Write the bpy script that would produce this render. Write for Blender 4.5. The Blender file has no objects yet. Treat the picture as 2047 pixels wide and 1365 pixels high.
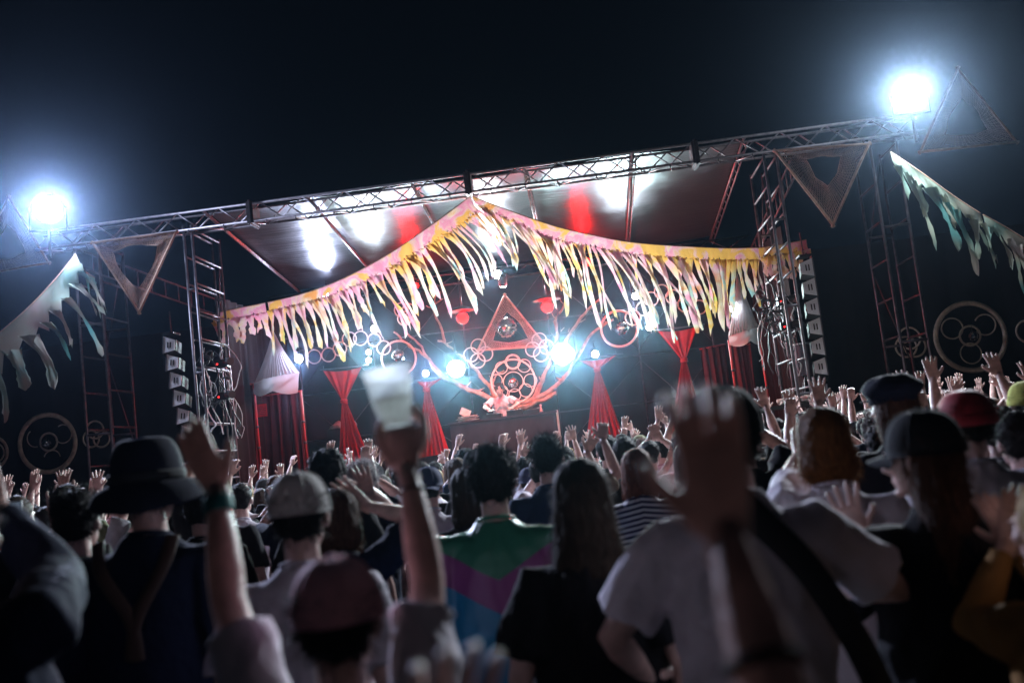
import bpy, bmesh, math, random
from mathutils import Vector, Matrix, noise, Euler
random.seed(11)
R = math.radians
V = Vector
scene = bpy.context.scene
C = scene.collection

# ------------------------------------------------------------------ camera
F = 35.0 / 36.0 * 2047.0
CAM = V((0, 0, 1.65))
YAW, PITCH, ROLL = R(4.0), R(6.1), R(6.6)
fwd = V((-math.sin(YAW) * math.cos(PITCH), math.cos(YAW) * math.cos(PITCH), math.sin(PITCH)))
r0 = V((math.cos(YAW), math.sin(YAW), 0))
u0 = r0.cross(fwd)
cr = math.cos(ROLL) * r0 - math.sin(ROLL) * u0
cu = math.sin(ROLL) * r0 + math.cos(ROLL) * u0
cam_d = bpy.data.cameras.new('camera')
cam = bpy.data.objects.new('camera', cam_d)
C.objects.link(cam)
m = Matrix((cr, cu, -fwd)).transposed().to_4x4()
m.translation = CAM
cam.matrix_world = m
cam_d.lens = 35
cam_d.sensor_width = 36
cam_d.clip_start = 0.02
cam_d.clip_end = 1000
cam_d.dof.use_dof = True
cam_d.dof.focus_distance = 17.0
cam_d.dof.aperture_fstop = 2.0
cam_d.dof.aperture_blades = 0
scene.camera = cam

# ------------------------------------------------------------------ world (clear night sky)
w = bpy.data.worlds.new('World')
scene.world = w
w.use_nodes = True
bg = w.node_tree.nodes['Background']
bg.inputs[0].default_value = (0.30, 0.55, 1.0, 1)
bg.inputs[1].default_value = 0.0040
scene.view_settings.view_transform = 'Standard'
scene.view_settings.look = 'None'
scene.view_settings.exposure = 0.0
scene.view_settings.gamma = 1.0
cy = scene.cycles
cy.use_denoising = True
try:
    cy.denoiser = 'OPENIMAGEDENOISE'
    cy.denoising_input_passes = 'RGB_ALBEDO_NORMAL'
except Exception:
    pass
cy.max_bounces = 5
cy.diffuse_bounces = 2
cy.glossy_bounces = 3
cy.transmission_bounces = 4
cy.transparent_max_bounces = 6
cy.volume_bounces = 0
cy.sample_clamp_indirect = 4.0
cy.sample_clamp_direct = 0.0
cy.caustics_reflective = False
cy.caustics_refractive = False
cy.use_light_tree = True

# ------------------------------------------------------------------ basic tools
def unp(px, py, Y):
    """The world point on the plane y = Y that lies behind photo pixel (px, py)."""
    d = fwd + cr * ((px - 1023.5) / F) - cu * ((py - 682.5) / F)
    return CAM + d * (Y / d.y)

def pxm(Y):
    return Y / F           # metres per photo pixel at distance Y

class MB:
    def __init__(self):
        self.v = []; self.f = []
    def add(self, vs, fs):
        o = len(self.v)
        self.v += [V(p) for p in vs]
        self.f += [tuple(i + o for i in f) for f in fs]
    def box(self, c, s, rot=None):
        c = V(c); hx, hy, hz = s[0] / 2, s[1] / 2, s[2] / 2
        vs = [V((x, y, z)) for x in (-hx, hx) for y in (-hy, hy) for z in (-hz, hz)]
        if rot is not None: vs = [rot @ p for p in vs]
        self.add([c + p for p in vs], [(0, 1, 3, 2), (4, 6, 7, 5), (0, 4, 5, 1), (2, 3, 7, 6), (0, 2, 6, 4), (1, 5, 7, 3)])
    def rings(self, rs, closed=False, caps=True):
        """rs: list of rings, each a list of n points."""
        n = len(rs[0]); vs = [p for r in rs for p in r]; fs = []
        m_ = len(rs)
        for i in range(m_ if closed else m_ - 1):
            j = (i + 1) % m_
            for k in range(n):
                l = (k + 1) % n
                fs.append((i * n + k, i * n + l, j * n + l, j * n + k))
        if caps and not closed:
            fs.append(tuple(range(n - 1, -1, -1)))
            fs.append(tuple((m_ - 1) * n + k for k in range(n)))
        self.add(vs, fs)
    def tube(self, pts, rad, n=8, flat=None, closed=False, caps=True, ref=None):
        pts = [V(p) for p in pts]
        m_ = len(pts)
        if not isinstance(rad, (list, tuple)): rad = [rad] * m_
        ref = V(ref) if ref is not None else None
        rs = []
        prev = None
        for i, p in enumerate(pts):
            if closed: t = pts[(i + 1) % m_] - pts[i - 1]
            else: t = pts[min(i + 1, m_ - 1)] - pts[max(i - 1, 0)]
            t = t.normalized() if t.length > 1e-9 else V((0, 0, 1))
            if prev is None:
                a = ref if ref is not None else (V((0, 0, 1)) if abs(t.z) < 0.9 else V((1, 0, 0)))
            else: a = prev
            u = (a - t * a.dot(t))
            if u.length < 1e-6: u = t.orthogonal()
            u.normalize(); prev = u
            w_ = t.cross(u)
            r = rad[i]
            ru, rv = (r if isinstance(r, (tuple, list)) else (r, r * (flat or 1)))
            rs.append([p + u * (ru * math.cos(2 * math.pi * k / n)) + w_ * (rv * math.sin(2 * math.pi * k / n)) for k in range(n)])
        self.rings(rs, closed, caps)
    def ball(self, c, r, nu=14, nv=9, rot=None):
        c = V(c); r = r if isinstance(r, (tuple, list)) else (r, r, r)
        rs = []
        for j in range(nv + 1):
            th = math.pi * (0.02 + 0.96 * j / nv)
            ring = []
            for i in range(nu):
                ph = 2 * math.pi * i / nu
                p = V((r[0] * math.sin(th) * math.cos(ph), r[1] * math.sin(th) * math.sin(ph), -r[2] * math.cos(th)))
                if rot is not None: p = rot @ p
                ring.append(c + p)
            rs.append(ring)
        self.rings(rs)
    def torus(self, c, rad, r, axis=(0, 1, 0), n=40, k=8, flat=1.0, a0=0, a1=360):
        c = V(c); ax = V(axis).normalized()
        u = ax.orthogonal().normalized() if abs(ax.z) > .99 else V((0, 0, 1)).cross(ax).normalized()
        w_ = ax.cross(u)
        full = (a1 - a0) >= 360
        cnt = n if full else int(n * (a1 - a0) / 360) + 2
        pts = []
        for i in range(cnt):
            a = R(a0) + (2 * math.pi * i / cnt if full else R(a1 - a0) * i / (cnt - 1))
            pts.append(c + u * (rad * math.cos(a)) + w_ * (rad * math.sin(a)))
        self.tube(pts, [(r, r * flat)] * cnt, k, closed=full, ref=pts[0] - c)
    def grid(self, rows):
        n = len(rows[0]); vs = [p for r in rows for p in r]; fs = []
        for i in range(len(rows) - 1):
            for k in range(n - 1):
                fs.append((i * n + k, i * n + k + 1, (i + 1) * n + k + 1, (i + 1) * n + k))
        self.add(vs, fs)
    def mesh(self, name, smooth=True):
        me = bpy.data.meshes.new(name)
        me.from_pydata([tuple(p) for p in self.v], [], self.f)
        me.update()
        if smooth: me.polygons.foreach_set('use_smooth', [True] * len(me.polygons))
        return me
    def build(self, name, mt, parent=None, smooth=False, auto=None):
        me = self.mesh(name, smooth)
        return link(name, me, mt, parent, auto)

def link(name, me, mt, parent=None, auto=None):
    if mt is not None and len(me.materials) == 0: me.materials.append(mt)
    o = bpy.data.objects.new(name, me)
    C.objects.link(o)
    if parent is not None: o.parent = parent
    return o

def tag(o, label=None, cat=None, group=None, kind=None):
    if label: o['label'] = label
    if cat: o['category'] = cat
    if group: o['group'] = group
    if kind: o['kind'] = kind
    return o

def thing(name, label, cat, loc=(0, 0, 0), group=None, rz=0.0, scale=1.0):
    o = bpy.data.objects.new(name, None)
    o.empty_display_size = 0.1
    C.objects.link(o)
    o.location = loc; o.rotation_euler = (0, 0, rz); o.scale = (scale,) * 3
    return tag(o, label, cat, group)

# world-space build into a thing with an offset location
def rel(mb, loc):
    loc = V(loc)
    mb.v = [p - loc for p in mb.v]
    return mb

tmp_scene = bpy.data.scenes.new('workbench')
def remesh(mb, voxel, smooth_iter=2):
    me = mb.mesh('t', False)
    o = bpy.data.objects.new('t', me)
    tmp_scene.collection.objects.link(o)
    md = o.modifiers.new('r', 'REMESH'); md.mode = 'VOXEL'; md.voxel_size = voxel; md.use_smooth_shade = True
    if smooth_iter:
        sm = o.modifiers.new('s', 'SMOOTH'); sm.iterations = smooth_iter; sm.factor = 0.5
    vl = tmp_scene.view_layers[0]
    vl.update()
    dg = vl.depsgraph
    ev = o.evaluated_get(dg)
    me2 = bpy.data.meshes.new_from_object(ev, depsgraph=dg)
    bpy.data.objects.remove(o); bpy.data.meshes.remove(me)
    return me2

def mesh_to_mb(me, mb):
    mb.add([v.co.copy() for v in me.vertices], [tuple(p.vertices) for p in me.polygons])

# ------------------------------------------------------------------ materials
MATS = {}
def mat(name, col, rough=0.6, metal=0.0, noise_amt=0.25, noise_scale=8.0, bump=0.0, bump_scale=60.0, spec=0.5, sheen=0.0, transl=0.0, coat=0.0):
    if name in MATS: return MATS[name]
    m_ = bpy.data.materials.new(name); m_.use_nodes = True
    nt = m_.node_tree; b = nt.nodes['Principled BSDF']
    tc = nt.nodes.new('ShaderNodeTexCoord')
    n = nt.nodes.new('ShaderNodeTexNoise'); n.inputs['Scale'].default_value = noise_scale; n.inputs['Detail'].default_value = 5
    nt.links.new(tc.outputs['Object'], n.inputs['Vector'])
    mr = nt.nodes.new('ShaderNodeMapRange'); mr.inputs[1].default_value = 0.3; mr.inputs[2].default_value = 0.7
    mr.inputs[3].default_value = 1 - noise_amt; mr.inputs[4].default_value = 1 + noise_amt * 0.6
    nt.links.new(n.outputs['Fac'], mr.inputs[0])
    mx = nt.nodes.new('ShaderNodeMix'); mx.data_type = 'RGBA'; mx.blend_type = 'MULTIPLY'; mx.inputs[0].default_value = 1
    mx.inputs['A'].default_value = (*col, 1)
    nt.links.new(mr.outputs[0], mx.inputs['B'])
    nt.links.new(mx.outputs['Result'], b.inputs['Base Color'])
    b.inputs['Roughness'].default_value = rough; b.inputs['Metallic'].default_value = metal
    b.inputs['Specular IOR Level'].default_value = spec
    if sheen: b.inputs['Sheen Weight'].default_value = sheen
    if coat: b.inputs['Coat Weight'].default_value = coat
    if bump:
        n2 = nt.nodes.new('ShaderNodeTexNoise'); n2.inputs['Scale'].default_value = bump_scale; n2.inputs['Detail'].default_value = 4
        nt.links.new(tc.outputs['Object'], n2.inputs['Vector'])
        bp = nt.nodes.new('ShaderNodeBump'); bp.inputs['Strength'].default_value = bump; bp.inputs['Distance'].default_value = 0.01
        nt.links.new(n2.outputs['Fac'], bp.inputs['Height']); nt.links.new(bp.outputs[0], b.inputs['Normal'])
    if transl:
        tr = nt.nodes.new('ShaderNodeBsdfTranslucent'); nt.links.new(mx.outputs['Result'], tr.inputs[0])
        ms = nt.nodes.new('ShaderNodeMixShader'); ms.inputs[0].default_value = transl
        nt.links.new(b.outputs[0], ms.inputs[1]); nt.links.new(tr.outputs[0], ms.inputs[2])
        nt.links.new(ms.outputs[0], nt.nodes['Material Output'].inputs[0])
    MATS[name] = m_
    return m_

def emit(name, col, s):
    if name in MATS: return MATS[name]
    m_ = bpy.data.materials.new(name); m_.use_nodes = True
    nt = m_.node_tree; nt.nodes.remove(nt.nodes['Principled BSDF'])
    e = nt.nodes.new('ShaderNodeEmission'); e.inputs[0].default_value = (*col, 1); e.inputs[1].default_value = s
    nt.links.new(e.outputs[0], nt.nodes['Material Output'].inputs[0])
    MATS[name] = m_
    return m_

def tiedye(name, stops, scale, transl, seed, top=None):
    m_ = bpy.data.materials.new(name); m_.use_nodes = True
    nt = m_.node_tree; b = nt.nodes['Principled BSDF']
    tc = nt.nodes.new('ShaderNodeTexCoord'); ge = nt.nodes.new('ShaderNodeNewGeometry')
    def ramp(stops_, sc_, sd_, dist):
        mp = nt.nodes.new('ShaderNodeMapping'); mp.inputs['Location'].default_value = (sd_, sd_ * 2.1, sd_)
        n = nt.nodes.new('ShaderNodeTexNoise'); n.inputs['Scale'].default_value = sc_; n.inputs['Detail'].default_value = 4; n.inputs['Distortion'].default_value = dist
        nt.links.new(ge.outputs['Position'], mp.inputs[0]); nt.links.new(mp.outputs[0], n.inputs['Vector'])
        c_ = nt.nodes.new('ShaderNodeValToRGB'); nt.links.new(n.outputs['Fac'], c_.inputs[0])
        el = c_.color_ramp.elements
        el[0].position = stops_[0][0]; el[0].color = (*stops_[0][1], 1)
        el[1].position = stops_[-1][0]; el[1].color = (*stops_[-1][1], 1)
        for p, c in stops_[1:-1]:
            e = el.new(p); e.color = (*c, 1)
        return c_.outputs[0]
    out = ramp(stops, scale, seed, 0.6)
    if top is not None:
        o2 = ramp(top[0], top[1], top[2], 0.6)
        sp = nt.nodes.new('ShaderNodeSeparateXYZ'); nt.links.new(tc.outputs['Object'], sp.inputs[0])
        mr = nt.nodes.new('ShaderNodeMapRange'); mr.inputs[1].default_value = -.06; mr.inputs[2].default_value = -.42; nt.links.new(sp.outputs['Z'], mr.inputs[0])
        mx = nt.nodes.new('ShaderNodeMix'); mx.data_type = 'RGBA'; nt.links.new(mr.outputs[0], mx.inputs[0])
        nt.links.new(o2, mx.inputs['A']); nt.links.new(out, mx.inputs['B']); out = mx.outputs['Result']
    nt.links.new(out, b.inputs['Base Color']); b.inputs['Roughness'].default_value = 0.85
    tr = nt.nodes.new('ShaderNodeBsdfTranslucent'); nt.links.new(out, tr.inputs[0])
    ms = nt.nodes.new('ShaderNodeMixShader'); ms.inputs[0].default_value = transl
    nt.links.new(b.outputs[0], ms.inputs[1]); nt.links.new(tr.outputs[0], ms.inputs[2])
    nt.links.new(ms.outputs[0], nt.nodes['Material Output'].inputs[0])
    MATS[name] = m_
    return m_

alu = mat('aluminium', (0.32, 0.30, 0.32), 0.48, 0.7, 0.3, 14, 0.1, 80)
steel = mat('galvanised steel', (0.17, 0.16, 0.175), 0.55, 0.6, 0.4, 10, 0.2, 60)
darksteel = mat('dark steel', (0.10, 0.09, 0.10), 0.5, 0.6, 0.4, 10)
blackmetal = mat('black painted metal', (0.02, 0.02, 0.022), 0.45, 0.2, 0.3, 20)
blackcloth = mat('black cloth', (0.018, 0.02, 0.024), 0.9, 0, 0.35, 3, 0.3, 12)
wingcloth = mat('dark net cloth', (0.014, 0.017, 0.024), 0.9, 0, 0.4, 1.2, 0.3, 5)
wood = mat('pale driftwood', (0.46, 0.27, 0.20), 0.8, 0, 0.4, 12, 0.5, 50)
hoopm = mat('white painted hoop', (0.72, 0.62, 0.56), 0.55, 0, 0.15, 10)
hoopdim = mat('dimmed hoop', (0.55, 0.43, 0.34), 0.6, 0, 0.3, 10)  # hoop colour dimmed for the wing walls, where little light falls
twine = mat('jute twine', (0.36, 0.22, 0.15), 0.9, 0, 0.3, 20)
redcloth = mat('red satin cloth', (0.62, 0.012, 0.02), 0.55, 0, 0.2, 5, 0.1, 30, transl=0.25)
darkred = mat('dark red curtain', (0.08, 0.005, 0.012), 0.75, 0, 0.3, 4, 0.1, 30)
whitecloth = mat('white pleated cloth', (0.42, 0.41, 0.42), 0.8, 0, 0.12, 4, 0.1, 30, transl=0.12)
mirror = mat('mirror tile', (0.86, 0.84, 0.86), 0.12, 1.0, 0.05, 10)
paper = mat('white paper', (0.75, 0.73, 0.7), 0.8)
redpaper = mat('red paper', (0.7, 0.03, 0.04), 0.8, transl=0.2)
redlit_post = mat('red-lit post tint', (0.45, 0.05, 0.06), 0.5, 0.2)  # red stage light on the posts is put into the base colour
horn = mat('pale grey waveguide', (0.80, 0.82, 0.84), 0.5, 0, 0.1, 10)
cable_m = mat('black rubber cable', (0.05, 0.05, 0.055), 0.5)
tablefront = mat('dark plum table cloth', (0.05, 0.03, 0.04), 0.85, 0, 0.2, 5, 0.1, 20)
barrelm = mat('grey speaker cloth', (0.17, 0.15, 0.19), 0.8)
skin = mat('skin', (0.70, 0.46, 0.41), 0.45, 0, 0.30, 16, 0.35, 70, transl=.12)
skin2 = mat('tanned skin', (0.33, 0.18, 0.12), 0.5, 0, 0.12, 30, 0.15, 200)

# ------------------------------------------------------------------ key stage measures (metres)
YT = 16.0          # front truss plane
YB = 21.4          # backdrop plane
ZT = unp(945, 383, YT).z
HAZE_D, HAZE_G = 0.00048, 0.968
SC = V((unp(1010, 800, 19).x, 19, 1.3))   # DJ position-ish

# ------------------------------------------------------------------ lamps
LENS = {}
def lamp(px, py, Y, col, power, rad, label, spot=150, aim=None, lens=0.06, strength=20, name='stage_lamp', kind='SPOT', group=None, up=1):
    p = unp(px, py, Y)
    aim = V(aim) if aim is not None else V((p.x * 0.45, 4.0, 1.6))
    d = (aim - p).normalized()
    t = thing(name, label, 'stage lamp', p, group)
    # body behind the lens
    mb = MB()
    mb.tube([d * -0.02, d * -0.05, -d * (lens * 2.6), -d * (lens * 3.2)], [lens * 1.15, lens * 1.2, lens * 1.05, lens * 0.6], 16)
    mb.build('housing', blackmetal, t, True)
    mb = MB()
    mb.torus(-d * 0.012, lens * 1.13, lens * 0.09, d, 24, 6)
    mb.build('front_rim', blackmetal, t, True)
    mb = MB(); side = d.cross(V((0, 0, 1))).normalized()
    yk = [side * (lens * 1.35) - d * lens * 1.4, side * (lens * 1.35) - d * lens * 1.4 + V((0, 0, up * lens * 1.9)),
          -side * (lens * 1.35) - d * lens * 1.4 + V((0, 0, up * lens * 1.9)), -side * (lens * 1.35) - d * lens * 1.4]
    mb.tube(yk, lens * 0.12, 6)
    mb.tube([(yk[1] + yk[2]) / 2, (yk[1] + yk[2]) / 2 + V((0, 0, up * lens * 2.2))], lens * 0.14, 6)
    mb.build('yoke', blackmetal, t, True)
    mb = MB()
    mb.ball((0, 0, 0), lens, 16, 8)
    mb.v = [v_ - d * (v_.dot(d) * 0.6) for v_ in mb.v]
    mb.build('lens', emit('lamp glow %s' % str(col), col, strength), t, True)
    if kind == 'POINT' and power > 100:  # shade added above the lens to keep its light off the roof
        mb = MB(); cc = d * (lens * .5)
        mb.tube([cc + V((0, 0, lens * 1.35)), cc + V((0, 0, lens * 1.38)), cc + V((0, 0, lens * 2.2)), cc + V((0, 0, lens * 2.3))], [lens * 2.7, lens * 2.75, lens * .9, lens * .3], 22)
        mb.build('added_hood', mat('plain matt black', (.006, .006, .006), .95, spec=.1), t, True)
    ld = bpy.data.lights.new(name + '_light', kind)
    ld.energy = power; ld.color = col
    ld.shadow_soft_size = rad
    if kind == 'SPOT':
        ld.spot_size = R(spot); ld.spot_blend = 1.0
    lo = bpy.data.objects.new(name + '_light', ld); C.objects.link(lo)
    lo.parent = t
    lo.location = d * (lens * 0.9 + 0.03)
    lo.rotation_euler = d.to_track_quat('-Z', 'Y').to_euler()
    return t

WHT = (0.82, 0.90, 1.0); BLU = (0.62, 0.70, 1.0); TEA = (0.66, 1.0, 0.97); RED = (1.0, 0.004, 0.004)
lamp(95, 418, 15.6, BLU, 8500, 0.12, 'very bright floodlight on the left end of the long roof truss', 158, (-1.5, 3, 1.6), 0.21, 80, 'floodlight', up=-1)
lamp(1818, 188, 15.6, WHT, 8000, 0.12, 'very bright floodlight on the right end of the long roof truss', 158, (1.5, 3, 1.6), 0.20, 80, 'floodlight', up=-1)
lamp(912, 737, 20.15, TEA, 3000, 0.12, 'bright teal-white blinder among the branches left of the disc jockey', 110, None, 0.17, 80)
lamp(1124, 707, 20.15, TEA, 4400, 0.12, 'brightest teal-white blinder among the branches right of the disc jockey', 110, None, 0.21, 80)
lamp(995, 549, 20.9, WHT, 700, 0.05, 'white lamp under the rear roof beam, upper of the two above the triangle', 105, None, 0.09)
lamp(1005, 571, 18.2, (1.0, .84, .74), 330, 0.05, 'pale lamp right on the tip of the macrame triangle', 70, unp(1004, 812, 19.6), 0.07)
lamp(925, 636, 18.8, RED, 330, 0.06, 'red globe lamp hanging left of the macrame triangle', 180, None, 0.10, 22, kind='POINT')
lamp(1094, 614, 18.8, RED, 330, 0.06, 'red globe lamp hanging right of the macrame triangle', 180, None, 0.10, 22, kind='POINT')
lamp(1172, 524, 20.5, RED, 70, 0.06, 'red lamp glowing behind the right half of the fringed bunting', 180, None, 0.08, 14, kind='POINT')
lamp(831, 571, 20.5, RED, 70, 0.06, 'small red lamp glowing behind the left half of the fringed bunting', 180, None, 0.06, 14, kind='POINT')
lamp(653, 592, 20.9, BLU, 700, 0.05, 'blue-white lamp showing through the left fringe of the bunting', 105, None, 0.08)
lamp(749, 657, 20.9, WHT, 750, 0.05, 'white lamp just above the chain of white hoops on the left', 105, None, 0.08)
lamp(597, 717, 19.4, BLU, 700, 0.05, 'blue-white lamp at the tip of the left white canopy', 105, None, 0.08)
lamp(737, 704, 20.6, TEA, 450, 0.04, 'teal lamp under the left hoop chain, upper of a pair', 105, None, 0.055)
lamp(737, 720, 20.6, TEA, 450, 0.04, 'teal lamp under the left hoop chain, lower of a pair', 105, None, 0.055)
lamp(851, 746, 20.8, BLU, 600, 0.04, 'blue-white lamp above the second red drape from the left', 105, None, 0.065)
lamp(1190, 708, 20.8, BLU, 600, 0.04, 'blue-white lamp above the third red drape from the left', 105, None, 0.07)
lamp(1298, 635, 20.6, TEA, 600, 0.04, 'teal lamp beside the right disco ball hoop, upper of a pair', 105, None, 0.07)
lamp(1298, 654, 20.6, TEA, 600, 0.04, 'teal lamp beside the right disco ball hoop, lower of a pair', 105, None, 0.07)
lamp(1270, 592, 20.9, WHT, 550, 0.05, 'white lamp showing through the right fringe of the bunting', 105, None, 0.07)
lamp(1466, 617, 19.0, WHT, 550, 0.05, 'white lamp inside the right white canopy', 105, None, 0.07)

# ------------------------------------------------------------------ ground, stage, walls
mb = MB(); mb.add([(-300, -300, 0), (300, -300, 0), (300, 300, 0), (-300, 300, 0)], [(0, 1, 2, 3)])
g = mb.build('ground', mat('trampled dark ground', (0.06, 0.055, 0.05), 0.9, 0, 0.5, 0.8, 0.6, 12)); tag(g, kind='structure')

XL = unp(372, 460, YT).x; XR = unp(1530, 300, YT).x
t = thing('stage_deck', 'raised stage platform with a dark skirt behind the crowd', 'stage', ((XL + XR) / 2, 18.5, 0))
mb = MB(); mb.box((0, 0.3, 1.26), (XR - XL + 0.6, 6.2, 0.1)); mb.build('deck_floor', mat('black stage floor', (0.04, 0.035, 0.04), 0.5, 0, 0.3, 3), t)
mb = MB(); rows = [[V((-(XR - XL) / 2 - .3 + i * (XR - XL + .6) / 120, -2.84 + 0.03 * math.sin(i * 1.7), z)) for i in range(121)] for z in (0.0, 1.21)]
mb.grid(rows); mb.build('skirt', blackcloth, t, True)

def wall_cloth(name, x0, x1, y, z0, z1, mt, label, cat='wall', amp=0.05):
    c = V(((x0 + x1) / 2, y, z0))
    t = thing(name, label, cat, c)
    n = int((x1 - x0) * 7)
    mb = MB(); rows = []
    for j in range(9):
        z = (z1 - z0) * j / 8
        rows.append([V((x0 - c.x + (x1 - x0) * i / n, amp * (noise.noise(V((i * 0.35 + y, z * 0.4, 3))) + 0.6 * math.sin(i * 1.3 + z * .3)), z)) for i in range(n + 1)])
    mb.grid(rows); mb.build('cloth', mt, t, True)
    mb = MB()
    for xx in (x0 + .05, (x0 + x1) / 2, x1 - .05): mb.tube([V((xx - c.x, amp * 2 + .12, 0)), V((xx - c.x, amp * 2 + .12, z1 - z0))], 0.025, 8)
    mb.build('back_frame', steel, t, True)
    return t
wall_cloth('stage_backdrop', XL - 1.0, XR + 1.0, YB + .3, 1.3, 5.4, mat('dark teal backdrop cloth', (0.012, 0.016, 0.021), 0.85, 0, 0.4, 1.5, 0.3, 6), 'dark cloth backdrop hung across the rear of the stage', 'backdrop')
wall_cloth('wing_wall', -16.0, XL - 0.25, 18.3, 0, 4.6, wingcloth, 'dark cloth wall left of the stage with a round hoop wheel on it')
wall_cloth('wing_wall', XR + 0.55, 16.0, 18.3, 0, 4.6, wingcloth, 'dark cloth wall right of the stage with a round hoop wheel on it')
for sgn, x0 in ((-1, XL - .1), (1, XR + .4)):
    t = thing('side_curtain', 'black curtain closing the %s side of the stage' % ('left' if sgn < 0 else 'right'), 'curtain', (x0, 18.6, 1.3))
    mb = MB(); rows = [[V((0.04 * math.sin(i * 1.9), -1.0 + i * 0.1, z)) for i in range(38)] for z in (0, 1.5, 3.0, 3.7)]
    mb.grid(rows); mb.build('cloth', mat('black velvet', (.006, .006, .007), .95), t, True)

# ------------------------------------------------------------------ truss
def box_truss(x0, x1, y, z, s=0.30, label='', step=0.36):
    t = thing('roof_truss', label, 'truss', (x0, y, z))
    L = x1 - x0
    for dy in (0, s):
        for dz in (0, s):
            mb = MB(); mb.tube([(0, dy, dz), (L, dy, dz)], 0.024, 8); mb.build('chord', alu, t, True)
    n = int(L / step)
    for face in range(3):
        shared = {}
        for i in range(n):
            up = i % 2
            a = V((i * step, 0, 0)); b_ = V(((i + 1) * step, 0, 0))
            if face == 0: a.z, b_.z = (0, s) if up == 0 else (s, 0)
            elif face == 1:
                a.z, b_.z = (s, 0) if up == 0 else (0, s); a.y = b_.y = s
            else: a.y, b_.y = (0, s) if up == 0 else (s, 0)
            if up not in shared:
                mb = MB(); mb.tube([V((0, 0, 0)), b_ - a], 0.012, 6)
                me = mb.mesh('brace', True); me.materials.append(alu); shared[up] = me
            o = link('brace', shared[up], alu, t); o.location = a
    return t
Lx = unp(70, 490, YT).x; Rx = unp(1850, 262, YT).x
truss = box_truss(Lx, Rx, YT, ZT, label='long aluminium box truss spanning the front of the stage roof')
for px, py in ((500, 425), (935, 367), (1390, 305)):
    p = unp(px, py, YT)
    mb = MB(); mb.box((p.x - Lx, 0.15, 0.15), (0.11, 0.37, 0.37)); mb.box((p.x - Lx, 0.15, 0.15), (0.03, 0.42, 0.42))
    o = mb.build('joint_sleeve', darksteel, truss)
# short hanging hooks and clamps
for i in range(24):
    x = 0.3 + i * (Rx - Lx - .6) / 23 + random.uniform(-.1, .1)
    mb = MB(); mb.tube([(x, -.03, random.uniform(-.02, .0)), (x, -.03, -.05), (x + .03, -.02, -.08 - random.random() * .05)], 0.010, 6)
    mb.build('hook', darksteel, truss, True)

def scaffold(px, py_top, Y, label, w_=0.62, d_=1.25, top=None, rung=0.47, lean=0, mt=steel):
    p = unp(px, py_top, Y); H = p.z
    t = thing('scaffold_tower', label, 'scaffold', (p.x, Y, 0))
    for dx in (0, w_):
        for dy in (0, d_):
            mb = MB(); mb.tube([(dx, dy, 0), (dx, dy, H)], 0.024, 8); mb.build('leg', mt, t, True)
    z = H - 0.06; k = 0
    while z > 0.3:
        for dx in (0, w_):
            mb = MB(); mb.tube([(dx, 0, z), (dx, d_, z)], 0.019, 8); o = mb.build('rung', mt, t, True)
        if k % 3 == 2:
            for dy in (0, d_):
                mb = MB(); mb.tube([(0, dy, z - .1), (w_, dy, z - .1)], 0.022, 8); mb.build('crossbar', mt, t, True)
        z -= rung; k += 1
    for k in range(3):
        z0 = 0.3 + k * H / 3
        mb = MB(); a = (w_, 0) if k % 2 else (0, w_)
        mb.tube([(a[0], d_ + .03, z0), (a[1], d_ + .03, z0 + H / 3 - .3)], 0.012, 6); mb.build('diagonal', mt, t, True)
    for k in range(4):
        mb = MB(); mb.box(((k % 2) * w_, (k // 2) * d_, 0.01), (.15, .15, .02)); mb.build('base_plate', mt, t)
    return t
scaffold(366, 452, YT + .05, 'scaffold tower at the left front corner of the stage, cables hanging in it', .14, 1.25)
scaffold(1526, 308, YT + .05, 'scaffold tower at the right front corner of the stage beside the speaker column', .2, 1.3)
scaffold(148, 490, YT + .1, 'thin scaffold tower holding the left end of the roof truss', 0.42, 0.9, rung=0.62, mt=darksteel)
scaffold(1738, 285, YT + .1, 'thin scaffold tower holding the right end of the roof truss', 0.42, 0.9, rung=0.62, mt=darksteel)

# ------------------------------------------------------------------ roof
tilt = -0.109
ROOF0 = ZT + 0.32
def roof_z(y): return ROOF0 + tilt * (y - YT)
roofm = bpy.data.materials.new('shiny grey roof tarpaulin'); roofm.use_nodes = True
nt = roofm.node_tree; b = nt.nodes['Principled BSDF']
b.inputs['Base Color'].default_value = (0.20, 0.205, 0.22, 1); b.inputs['Metallic'].default_value = 0.8; b.inputs['Roughness'].default_value = 0.36
tc = nt.nodes.new('ShaderNodeTexCoord'); mp = nt.nodes.new('ShaderNodeMapping'); mp.inputs['Scale'].default_value = (0.5, 7, 1)
n = nt.nodes.new('ShaderNodeTexNoise'); n.inputs['Scale'].default_value = 2.2; n.inputs['Detail'].default_value = 5
nt.links.new(tc.outputs['Object'], mp.inputs[0]); nt.links.new(mp.outputs[0], n.inputs['Vector'])
n2 = nt.nodes.new('ShaderNodeTexNoise'); n2.inputs['Scale'].default_value = 0.9; n2.inputs['Detail'].default_value = 2
nt.links.new(tc.outputs['Object'], n2.inputs['Vector'])
bp = nt.nodes.new('ShaderNodeBump'); bp.inputs['Strength'].default_value = 0.7; bp.inputs['Distance'].default_value = 0.02
bp2 = nt.nodes.new('ShaderNodeBump'); bp2.inputs['Strength'].default_value = 0.5; bp2.inputs['Distance'].default_value = 0.12
nt.links.new(n.outputs['Fac'], bp.inputs['Height']); nt.links.new(n2.outputs['Fac'], bp2.inputs['Height'])
nt.links.new(bp2.outputs[0], bp.inputs['Normal']); nt.links.new(bp.outputs[0], b.inputs['Normal'])
rafx = [unp(px, py, YT).x for px, py in ((405, 436), (613, 400), (822, 374), (1048, 346), (1266, 318), (1492, 300))]
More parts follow.
